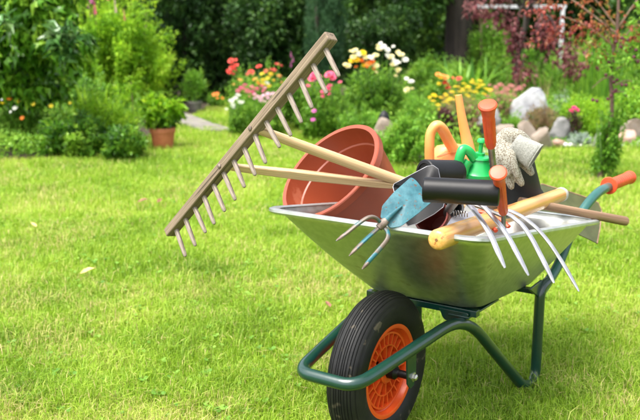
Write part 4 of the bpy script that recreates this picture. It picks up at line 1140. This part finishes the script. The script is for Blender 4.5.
tree_obj('evergreen_shrub', 'low dark evergreen behind the white rose bush', 318, 420, 10, 100, 13.4, LM['dark'], 9000, .09, .04, eg, nclump=50, cr=.22, nb=4)
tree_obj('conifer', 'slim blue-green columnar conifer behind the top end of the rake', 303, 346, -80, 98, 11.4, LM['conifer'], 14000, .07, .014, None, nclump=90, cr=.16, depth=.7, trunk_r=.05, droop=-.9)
# woodland behind
wl = 'woodland trees behind the garden'
for i, (x0, x1, yt, yb, D, mk, lab) in enumerate((
    (-70, 70, -190, 60, 19, 'wood', 'woodland tree far behind the left edge of the garden'),
    (60, 210, -200, 50, 20, 'wood', 'woodland tree far behind the bright shrub'),
    (190, 350, -210, 60, 19.5, 'wood', 'woodland tree far behind the rake head'),
    (330, 450, -180, 62, 17.5, 'wood', 'woodland tree with deep shade above the white roses'),
    (420, 540, -200, 30, 19, 'wood', 'woodland tree whose foliage hangs above the black trunk'),
    (520, 640, -180, 40, 21, 'wood', 'woodland tree far behind the red-leaved tree'),
    (600, 740, -190, 60, 19, 'wood', 'woodland tree far behind the right edge of the garden'),
    (-180, -50, -190, 70, 17, 'wood', 'woodland tree outside the left edge of the garden'),
    (720, 850, -190, 70, 17, 'wood', 'woodland tree outside the right edge of the garden'))):
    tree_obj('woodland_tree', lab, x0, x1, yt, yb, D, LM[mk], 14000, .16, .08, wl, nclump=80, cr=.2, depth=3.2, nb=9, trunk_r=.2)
# closed bank of undergrowth right behind, so no gaps open to the horizon
def bank(name, label, x0, x1, zt, y0_, mt, n, L_, W_, seed):
    rng = np.random.default_rng(seed); x = rng.uniform(x0, x1, n); u = rng.uniform(0, 1, n) ** .8
    top = zt * (.75 + .45 * vnoise(x + 40, x * 0 + 3, .6, seed)); z = u * top
    y = y0_ + rng.normal(0, .35, n) + vnoise(x + 40, z, .9, seed + 1) * 1.6
    p = np.stack([x, y, z], 1); out = unit(np.stack([rng.normal(0, .4, n), -np.ones(n), rng.normal(.3, .4, n)], 1))
    v, t, r = leaf_arrays(p, out, L_, W_, rng, .3)
    c = np.array([(x0 + x1) / 2, y0_, 0])
    tag(np_mesh(name, v - c, None, t, r, mt, None, Matrix.Translation(V(c))), label, 'undergrowth', kind='stuff')
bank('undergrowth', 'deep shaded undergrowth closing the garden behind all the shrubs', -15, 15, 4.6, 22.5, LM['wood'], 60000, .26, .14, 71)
# added dark backing sheet behind it, blocks bright sky between the leaves
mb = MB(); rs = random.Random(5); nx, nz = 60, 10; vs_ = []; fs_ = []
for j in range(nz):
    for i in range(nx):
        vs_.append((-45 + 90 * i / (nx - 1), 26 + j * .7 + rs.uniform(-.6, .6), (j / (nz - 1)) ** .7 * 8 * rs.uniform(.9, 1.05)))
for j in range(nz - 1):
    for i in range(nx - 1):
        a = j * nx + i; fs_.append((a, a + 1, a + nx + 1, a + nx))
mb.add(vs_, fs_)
M['backing'] = mat('dark_backing', (.006, .018, .005, 1), (.02, .045, .012, 1), rough=1, scale=3, bump=1, bscale=6)
tag(mb.build('dark_backing_sheet', M['backing'], None, loc=(0, 26, 0), solid=.3), kind='structure')

# dark trunk and its tree
dt = thing('old_tree', (Xat(459, 14.5), 14.5, 0), 'old tree with a thick nearly black trunk in the shade behind the yellow roses', 'tree')
xc = Xat(459, 14.5); mb = MB()
mb.tube([(xc + .03, 14.5, 0), (xc, 14.5, .3), (xc - .02, 14.5, 1.0), (xc - .05, 14.5, 2), (xc - .1, 14.5, 3.2)], [.30, .235, .215, .20, .16], 16)
mb.tube([(xc - .05, 14.5, 1.7), (xc + .6, 14.3, 2.4)], [.09, .05], 8); mb.tube([(xc - .05, 14.5, 1.6), (xc - .7, 14.3, 2.3)], [.09, .05], 8)
mb.build('trunk', M['bark'], dt)
foliage('crown', [((xc - .9, 14.2, 2.1), (.8, .8, .6)), ((xc - .1, 14.6, 2.9), (1.5, 1.1, .8)), ((xc + .9, 14.2, 1.95), (.8, .7, .35)), ((xc - .75, 14.1, 1.5), (.5, .5, .45))], LM['wood'], dt, 9000, .12, .06, 72, nclump=50, cr=.25)

# white fence frame seen through the leaves
fr_ = thing('white_trellis', (Xat(515, 16.5), 16.5, 0), 'white painted garden frame showing through the leaves behind the red tree', 'frame')
xa, xb = Xat(463, 16.5), Xat(563, 16.5); zt = Zat(6.5, 16.5)
mb = MB(); mb.box(((xa + xb) / 2, 16.5, zt), ((xb - xa) / 2, 0, 0), (0, .03, 0), (0, 0, .028)); mb.build('rail', M['white_paint'], fr_)
for x in (466, 560):
    mb = MB(); X = Xat(x, 16.5); mb.box((X, 16.5, zt / 2 - .015), (.03, 0, 0), (0, .028, 0), (0, 0, zt / 2 - .015)); mb.build('post', M['white_paint'], fr_)

# shrubs along the back of the right bed
bs = 'green shrubs at the back of the right bed'
plant('back_shrub', 'pale light-green shrub just right of the black trunk', 'shrub', 468, 512, 8, 88, LM['fresh'], 6500, .075, .03, depth=1.0, D=13.6, group=bs, twig=M['twig'])
plant('back_shrub', 'mid-green shrub below the red leaves in the middle of the right bed', 'shrub', 500, 560, 40, 92, LM['mid'], 6000, .075, .03, depth=1.0, D=11.2, group=bs, twig=M['twig'])
plant('back_shrub', 'yellow-green shrub under the hanging orange leaves', 'shrub', 548, 600, 32, 98, LM['fresh'], 6000, .075, .03, depth=1.0, D=11.5, group=bs, twig=M['twig'])
plant('back_shrub', 'mid-green shrub behind the slender plum tree at the right edge', 'shrub', 596, 665, 18, 100, LM['mid'], 6000, .085, .035, depth=1.0, D=11.3, group=bs, twig=M['twig'])
plant('back_shrub', 'dark mid-green shrub around the foot of the black trunk', 'shrub', 398, 478, 52, 95, LM['mid'], 6000, .075, .03, depth=1.0, D=11.8, group=bs, twig=M['twig'])
blades('fern', 'arching fern-like fronds in front of the black trunk', 472, 52, 11.0, 60, .07, LM['mid'], .5, 21, lean=1.1)
tree_obj('evergreen_shrub', 'low dark shrub at the far end of the lawn beside the orange flower', 176, 250, 62, 104, 12.9, LM['dark'], 5000, .08, .04, eg, nclump=40, cr=.25, nb=3, depth=1.0)
# red-leaved tree
rt = thing('purple_plum_tree', (Xat(522, 10.6), 10.6, 0), 'red-purple leaved small tree drooping over the right bed', 'tree')
xc = Xat(522, 10.6); mb = MB()
mb.tube([V(q) for q in crom([(xc, 10.6, 0), (xc - .05, 10.6, .7), (xc + .1, 10.6, 1.5), (xc, 10.6, 2.2)], 5)], [.045 - .0018 * k for k in range(16)], 9); mb.build('trunk', M['bark'], rt)
rb = [P(500, -12, 10.3), P(505, 18, 10.2), P(515, 42, 10.1), P(523, 68, 10.0), P(540, -8, 10.6), P(548, 32, 10.1), P(560, 50, 9.9), P(575, 62, 9.8), P(482, 5, 10.4), P(520, -40, 10.6)]
mb = MB()
for q in rb: mb.tube([V(t) for t in crom([(xc, 10.6, 1.2), ((V((xc, 10.6, 1.4)) + q) / 2 + V((0, 0, .12))), q], 4)], [.016 - .0014 * k for k in range(9)], 6)
mb.build('branch', M['bark'], rt)
foliage('crown', [(tuple(q), (.17, .2, .17)) for q in rb] , LM['red'], rt, 1250, .08, .04, 73, nclump=12, cr=.55, droop=.6, shell=.2)
# slender fruit tree with ivy-like base, nearer
X = Xat(610, 6.15); stt = thing('fruit_tree', (X, 6.15, 0), 'slender young fruit tree with dark red fruit and orange leaves at right', 'tree')
tb = [(X - .02, 6.15, 0), (P(606, 150, 6.15)), (P(612, 110, 6.15)), (P(611, 70, 6.15)), (P(617, 30, 6.15)), (P(619, -10, 6.15)), (P(622, -70, 6.15))]
mb = MB(); mb.tube([V(q) for q in crom(tb, 5)], [.019 - .0004 * k for k in range(31)], 10); mb.build('trunk', M['plumbark'], stt)
ends = [P(560, 15, 6.2), P(590, 5, 6.0), P(640, 20, 6.2), P(585, 42, 6.1), P(650, 60, 6.2), P(640, 85, 6.1), P(592, 88, 6.2), P(572, -20, 6.2), P(660, -25, 6.2), P(630, 100, 6.1), P(520, -30, 6.3), P(598, 22, 6.2)]
st_ = [.35, .3, .4, .45, .5, .6, .55, .2, .25, .65, .25, .4]
mb = MB()
for e, s in zip(ends, st_):
    b0 = V(P(615, s * 150 - 5, 6.15)); mb.tube([V(q) for q in crom([b0, (b0 + e) / 2 + V((0, 0, .03)), e], 4)], [.007 - .0006 * k for k in range(9)], 6)
mb.build('branch', M['twig'], stt)
foliage('crown', [(tuple((e + V(P(615, s * 150 - 5, 6.15))) * .35 + e * .3), (.15, .14, .10)) for e, s in zip(ends[:4] + ends[7:9] + ends[10:], st_[:4] + st_[7:9] + st_[10:])], LM['orange'], stt, 330, .045, .022, 74, nclump=12, cr=.4, droop=.5, shell=.2)
for k, e in enumerate((P(560, 22, 6.2), P(548, 40, 6.3), P(580, 30, 6.2), P(640, 35, 6.1), P(536, 10, 6.3))):
    foliage('red_leaves', [(tuple(e), (.16, .12, .09))], LM['redspray'], stt, 38, .05, .024, 77 + k, nclump=10, cr=.4, droop=.5, shell=.2)
for k, (x, y) in enumerate(((625, 65), (640, 50), (632, 95), (600, 60), (638, 10), (606, 118), (614, 135))):
    foliage('green_leaves', [(tuple(P(x, y, 6.1)), (.14, .12, .12) if y < 100 else (.05, .06, .07))], LM['fresh'], stt, 75 if y < 100 else 25, .05, .024, 95 + k, nclump=10, cr=.4, shell=.2)
rs = random.Random(9)
for x, y in ((616, 42), (630, 48), (636, 50), (621, 47), (609, 62), (614, 82), (617, 80), (611, 96), (614, 92), (608, 99), (622, 85), (626, 85), (634, 88), (593, 100), (597, 101), (600, 30), (622, 38), (634, 57), (616, 90), (628, 40), (606, 75), (638, 62)):
    mb = MB(); c = P(x, y, 6.05 + rs.uniform(-.05, .05)); mb.lathe([(.001, -.0125), (.009, -.009), (.0128, 0), (.009, .009), (.001, .0125)], c, (0, 0, 1), 12); mb.build('fruit', FM['plum'], stt)
plant('climbing_plant', 'dense bright green bushy plant around the foot of the slender fruit tree', 'plant', 591, 629, 98, 189, LM['fresh'], 3300, .045, .018, depth=.24, blobs=0, D=6.05, nclump=30, cr=.25, wild=.88)

# ------------------------------------------------------------------ flower border in the middle
r_, D_ = plant('rose_bush', 'coral rose bush at the left end of the flower border', 'rose bush', 226, 262, 66, 128, LM['mid'], 2600, .05, .026, depth=.5)
for x, y in ((231, 61), (232, 68), (236, 66), (229, 72), (259, 67), (251, 72)): bloom(r_, P(x, y, D_ - .26), .042, 'coral')
stems(r_, r_.location, [P(x, y, D_ - .24) for x, y in ((231, 62), (236, 67), (259, 69))], .005, M['gstem'])
r_, D_ = plant('flower_clump', 'mixed clump of magenta and yellow flowers left of the rake head', 'flowers', 236, 292, 62, 130, LM['fresh'], 3600, .05, .018, depth=.6, D=8.8)
for x, y, c in ((242, 88, 'magenta'), (247, 90, 'magenta'), (252, 87, 'pink'), (257, 89, 'magenta'), (262, 86, 'magenta'), (238, 91, 'pink'), (250, 92, 'magenta'), (258, 83, 'orange'), (263, 80, 'yellow'), (268, 78, 'yellow'), (255, 79, 'apricot'), (271, 74, 'yellow'), (266, 71, 'coral'), (274, 70, 'coral'), (262, 74, 'yellow'), (245, 85, 'magenta'), (248, 74, 'coral'), (269, 86, 'yellow'), (254, 94, 'magenta'), (264, 90, 'pink'), (240, 80, 'apricot'), (267, 83, 'white'), (277, 64, 'coral'), (279, 76, 'apricot')):
    bloom(r_, P(x, y, D_ - .36), .036, c, 'head')
r_, D_ = plant('phlox', 'white phlox low in the border left of the rake', 'flowers', 226, 246, 96, 126, LM['mid'], 900, .05, .02, depth=.3, D=8.6)
for x, y in ((231, 101), (236, 98), (240, 102), (233, 105), (238, 95)): bloom(r_, P(x, y, D_ - .2), .036, 'white', 'head')
r_, D_ = plant('phlox', 'pale pink phlox touching the rake head', 'flowers', 250, 284, 96, 132, LM['mid'], 1500, .05, .02, depth=.4, D=8.5)
for x, y in ((258, 97), (263, 96), (268, 98), (273, 94), (261, 100), (278, 95), (268, 94)): bloom(r_, P(x, y, D_ - .22), .038, 'palepink', 'head')
r_, D_ = plant('orange_marigold', 'low green plant with a single orange flower at the far end of the lawn', 'flowers', 203, 227, 92, 109, LM['mid'], 700, .05, .022, depth=.4)
for x, y in ((214, 94.5), (217, 94)): bloom(r_, P(x, y, D_ - .25), .045, 'orange', 'daisy')
for x0, x1, yt, yb, k, lab in ((284, 312, 66, 132, 'mid', 'leafy border plants seen between the rake teeth'), (300, 346, 104, 140, 'fresh', 'low leafy border plants just above the red pot')):
    r_, D_ = plant('border_plant', lab, 'plant', x0, x1, yt, yb, LM[k], 2600, .055, .024, depth=.5)
for x, y in ((291, 57), (293, 62), (291, 67)): bloom(r_, P(x, y + 0, 9.4), .012, 'lilac', 'spike')
r_, D_ = plant('rose_bush', 'deep pink rose bush just beyond the top rake teeth', 'rose bush', 300, 348, 72, 140, LM['mid'], 3600, .05, .027, depth=.5, D=8.2)
for x, y, s in ((312, 79, .055), (317, 77, .06), (313, 75, .05), (329, 75, .062), (333, 78, .05), (328, 89, .045), (323, 92, .04), (330, 86, .035), (314, 111, .032), (313, 120, .032)): bloom(r_, P(x, y, D_ - .27), s * .85, 'pink' if y < 100 else 'lilac')
r_, D_ = plant('rose_bush', 'tall rose bush with cream, white and orange blooms in the middle of the border', 'rose bush', 344, 412, 58, 132, LM['mid'], 6200, .055, .028, depth=.7, D=8.8, blobs=4)
for x, y, c in ((353.6, 57, 'cream'), (359, 54, 'white'), (361, 61, 'orange'), (357, 60, 'yellow'), (372, 62, 'orange'), (366, 58, 'cream'), (376, 56, 'cream'), (383, 47, 'white'), (387, 50, 'white'), (379, 49, 'cream'), (396, 63, 'white'), (401, 55, 'cream'), (355, 51, 'cream'), (371, 58, 'white'), (391, 57, 'cream'), (393, 65, 'cream'), (368, 64, 'apricot'), (352, 61, 'yellow'), (348, 66, 'cream'), (405, 60, 'white'), (388, 56, 'white'), (363, 53, 'yellow'), (398, 70, 'cream'), (411, 82, 'white'), (407, 90, 'cream'), (376, 66, 'cream')):
    bloom(r_, P(x, y, D_ - .35), .042, c)
stems(r_, r_.location, [P(x, y, D_ - .33) for x, y in ((354, 58), (360, 62), (372, 62), (384, 50), (396, 64), (400, 57), (378, 52), (366, 60))], .006, M['gstem'], seed=4)
plant('leafy_plant', 'bright light-green leafy plant between the red pot and the watering can', 'plant', 384, 430, 118, 172, LM['fresh'], 4800, .05, .024, depth=.5, D=6.7, blobs=3)
plant('border_plant', 'soft green border plants beneath the cream roses', 'plant', 338, 392, 104, 142, LM['fresh'], 3800, .05, .018, depth=.5, D=7.9, blobs=3)
plant('border_plant', 'bright green leafy plants right of the round beige stone', 'plant', 396, 446, 92, 140, LM['fresh'], 4600, .05, .022, depth=.6, D=7.9, blobs=3)
r_, D_ = plant('rose_bush', 'apricot rose bush below the black trunk', 'rose bush', 424, 458, 70, 120, LM['mid'], 2400, .05, .027, depth=.5, D=9.6)
for x, y, c in ((438, 75, 'apricot'), (440, 77, 'yellow'), (446, 78, 'apricot'), (445, 83, 'red'), (448, 88, 'red'), (459, 79, 'coral'), (434, 96, 'yellow')): bloom(r_, P(x, y, D_ - .3), .042, c)
r_, D_ = plant('yarrow', 'yellow yarrow with flat flower heads behind the watering can', 'flowers', 430, 492, 84, 125, LM['buff'], 3600, .045, .012, depth=.6, D=8.7, blobs=3)
for x, y in ((433, 101), (438, 105), (441, 98), (446, 95), (452, 92), (456, 96), (460, 92), (463, 90), (467, 87), (470, 91), (474, 84), (478, 88), (482, 85), (486, 89), (490, 90), (476, 92), (468, 96), (450, 99), (440, 110), (484, 94), (472, 82), (480, 81), (458, 87), (447, 101), (464, 84)):
    bloom(r_, P(x, y, D_ - .34), .040, 'yellow', 'head', face=(0, -.35, 1))
r_, D_ = plant('sedum', 'dusty pink sedum just left of the white rock', 'flowers', 484, 524, 86, 118, LM['buff'], 2600, .04, .014, depth=.4, D=8.7)
for x, y in ((491, 91), (496, 88), (501, 85), (506, 89), (511, 86), (516, 90), (520, 88), (498, 93), (508, 94), (487, 96), (514, 95), (503, 92), (493, 100)): bloom(r_, P(x, y, D_ - .24), .045, 'dustpink', 'head', face=(0, -.5, 1))
plant('heuchera', 'low purple-brown leaved plant behind the watering can handle', 'plant', 434, 462, 106, 142, LM['heuchera'], 1800, .05, .04, depth=.4, D=8.0)
plant('heuchera', 'mixed bronze foliage between the yarrow and the grey rock', 'plant', 456, 486, 104, 136, LM['buff'], 1500, .05, .03, depth=.4, D=8.2)

# low leafy ground cover between the plants of the beds
rng = np.random.default_rng(41); n = 78000
x = rng.uniform(-9, 9, n); y = bed_y(x) + rng.uniform(0, 1, n) ** 1.6 * 4.2 - .12 + .12 * vnoise(x, x * 0, 3.1, 6)
k = (y < 14) & ~((x > -1.75) & (x < -.9) & (y < 12.4)); x, y = x[k], y[k]; n = len(x)
hh = .05 + .20 * vnoise(x + 9, y, 1.3, 31) + .10 * np.clip(y - bed_y(x), 0, 1); hh *= np.where(x > .95, np.clip((y - bed_y(x) - .30) * 2, .12, 1), 1)
p = np.stack([x, y, hh * rng.uniform(.1, 1, n)], 1); aa = rng.uniform(0, 6.28, n)
v, t, r = leaf_arrays(p, np.stack([np.cos(aa), np.sin(aa), np.ones(n) * .9], 1), .06, .022, rng, .1)
r = np.clip(r * .5 + np.repeat(vnoise(x + 9, y, 2.1, 33), 4) * .6, 0, 1)
tag(np_mesh('ground_cover', v - np.array([0, 9, 0]), None, t, r, LM['fresh'], None, Matrix.Translation((0, 9, 0))), 'mixed low green leaves covering the soil of the flower beds', 'ground cover', kind='stuff')

# ------------------------------------------------------------------ rocks
def rock(x0, x1, ytop, ybase, mt, label, name='garden_rock', group='rocks edging the right bed', D=None, seed=0, cat='rock'):
    c = G((x0 + x1) / 2, ybase); D = D or c.y
    X0, X1 = Xat(x0, D), Xat(x1, D); h = max(Zat(ytop, D), .05); rx = (X1 - X0) / 2; ry = rx * .8
    import bmesh
    rs = random.Random(seed); bm = bmesh.new(); bmesh.ops.create_icosphere(bm, subdivisions=3, radius=1)
    planes = [(V((rs.gauss(0, 1), rs.gauss(0, 1), rs.gauss(0, .8))).normalized(), rs.uniform(.5, .85)) for _ in range(16)]
    for v in bm.verts:
        for n_, d_ in planes:
            k = v.co.dot(n_)
            if k > d_: v.co -= n_ * (k - d_) * .9
        v.co += V((rs.gauss(0, .022), rs.gauss(0, .022), rs.gauss(0, .022)))
        v.co = V((v.co.x * rx * 1.12, v.co.y * ry, v.co.z * h * .62 + h * .42))
    me = bpy.data.meshes.new(name); bm.to_mesh(me); bm.free(); me.materials.append(mt); me.shade_smooth(); me.set_sharp_from_angle(angle=R(16))
    return tag(link_mesh(name, me, None, Matrix.Translation(V(((X0 + X1) / 2, D + ry * .6, 0)))), label, cat, group)
rock(512, 556, 88, 128, M['stone_white'], 'big white quartz rock, brightest and tallest in the bed', D=8.7, seed=3)
rock(476, 506, 104, 136, M['stone_grey'], 'dark grey rock behind the tall orange grip', D=8.3, seed=4)
rock(497, 524, 122, 150, M['stone'], 'brown rock directly behind the glove', D=8.1, seed=5)
rock(518, 543, 122, 140, M['stone'], 'flat-topped brown rock below the white rock', D=8.2, seed=12)
rock(532, 560, 127, 150, M['stone'], 'pointed light brown rock at the lawn edge below the white rock', seed=6)
rock(553, 578, 118, 146, M['stone_grey'], 'upright grey rock right of the brown pointed rock', D=8.2, seed=7)
rock(557, 571, 138, 148, M['stone_pink'], 'small pinkish stone at the foot of the upright grey rock', seed=8)
rock(624, 662, 114, 140, M['stone'], 'large brown rock at the right edge, upper of the two', D=8.4, seed=9)
rock(612, 650, 131, 150, M['stone_pink'], 'low pinkish rock at the right edge beside the plum foot', D=8.0, seed=10)
rock(598, 616, 134, 148, M['stone_grey'], 'small grey stone behind the foot of the fruit tree', seed=13)
bs_ = rock(371, 397, 118, 141, M['stone'], 'round beige stone with a small dark knob in the border', D=7.7, seed=11, group=None)
mb = MB(); c = P(384, 117, 7.85); mb.lathe([(.05, -.03), (.05, .0), (.035, .03), (.02, .05), (.001, .06)], c, (0, 0, 1), 14); mb.build('knob', M['black_soft'], bs_)
plant('tufted_plant', 'fine-leaved olive tuft in front of the white rock', 'plant', 524, 568, 104, 130, LM['buff'], 3000, .05, .010, depth=.4, D=8.35, droop=-.8)
plant('tufted_plant', 'bright green tuft between the dark grey rock and the white rock', 'plant', 500, 530, 114, 130, LM['fresh'], 1600, .045, .014, depth=.3, D=8.25)
plant('silver_plant', 'silvery plant at the lawn edge right of the grey rock', 'plant', 572, 598, 132, 148, LM['silver'], 1300, .035, .012, depth=.3)
plant('silver_plant', 'white-flowered plants in a low mat right of the white rock', 'plant', 548, 585, 89, 100, LM['silver'], 1100, .035, .014, depth=.4, D=9.3)
plant('border_plant', 'tall bright green perennials between the rocks and the fruit tree', 'plant', 562, 612, 92, 144, LM['bright'], 4600, .06, .018, depth=.7, D=8.35, blobs=4)
plant('border_plant', 'bright green perennials behind the right-edge rocks', 'plant', 606, 664, 84, 134, LM['bright'], 4600, .06, .018, depth=.7, D=8.8, blobs=4)
plant('border_plant', 'low yellow-green planting behind the white rock', 'plant', 520, 600, 80, 108, LM['fresh'], 4200, .05, .016, depth=.6, D=9.6, blobs=4)
r_, D_ = plant('dark_red_flower', 'small plant with deep pink flowers right of the white rock', 'flowers', 566, 584, 104, 122, LM['heuchera'], 500, .035, .016, depth=.2, D=8.2)
for x, y in ((574, 108), (577, 110), (571, 111)): bloom(r_, P(x, y, D_ - .12), .03, 'magenta')
blades('reed_clump', 'thin pale flowering stalks in front of the red-leaved tree', 528, 66, 9.9, 70, .012, LM['buff'], .9, 31, lean=.3)
# white gravel edge
rng = np.random.default_rng(3); mb = MB()
for k in range(900):
    x = rng.uniform(1.35, 3.4); y = float(bed_y(x)) + rng.uniform(-.06, .20); s = rng.uniform(.010, .026)
    mb.lathe([(.001, -.6 * s), (s * .8, -.35 * s), (s, 0), (s * .75, .45 * s), (.001, .62 * s)], (x, y, s * .5 + .006), (rng.normal(0, .3), rng.normal(0, .3), 1), 6)
tag(mb.build('white_gravel', M['pebble'], None, loc=(2.4, 8, 0)), 'strip of small white pebbles between lawn and rocks', 'gravel', kind='stuff')
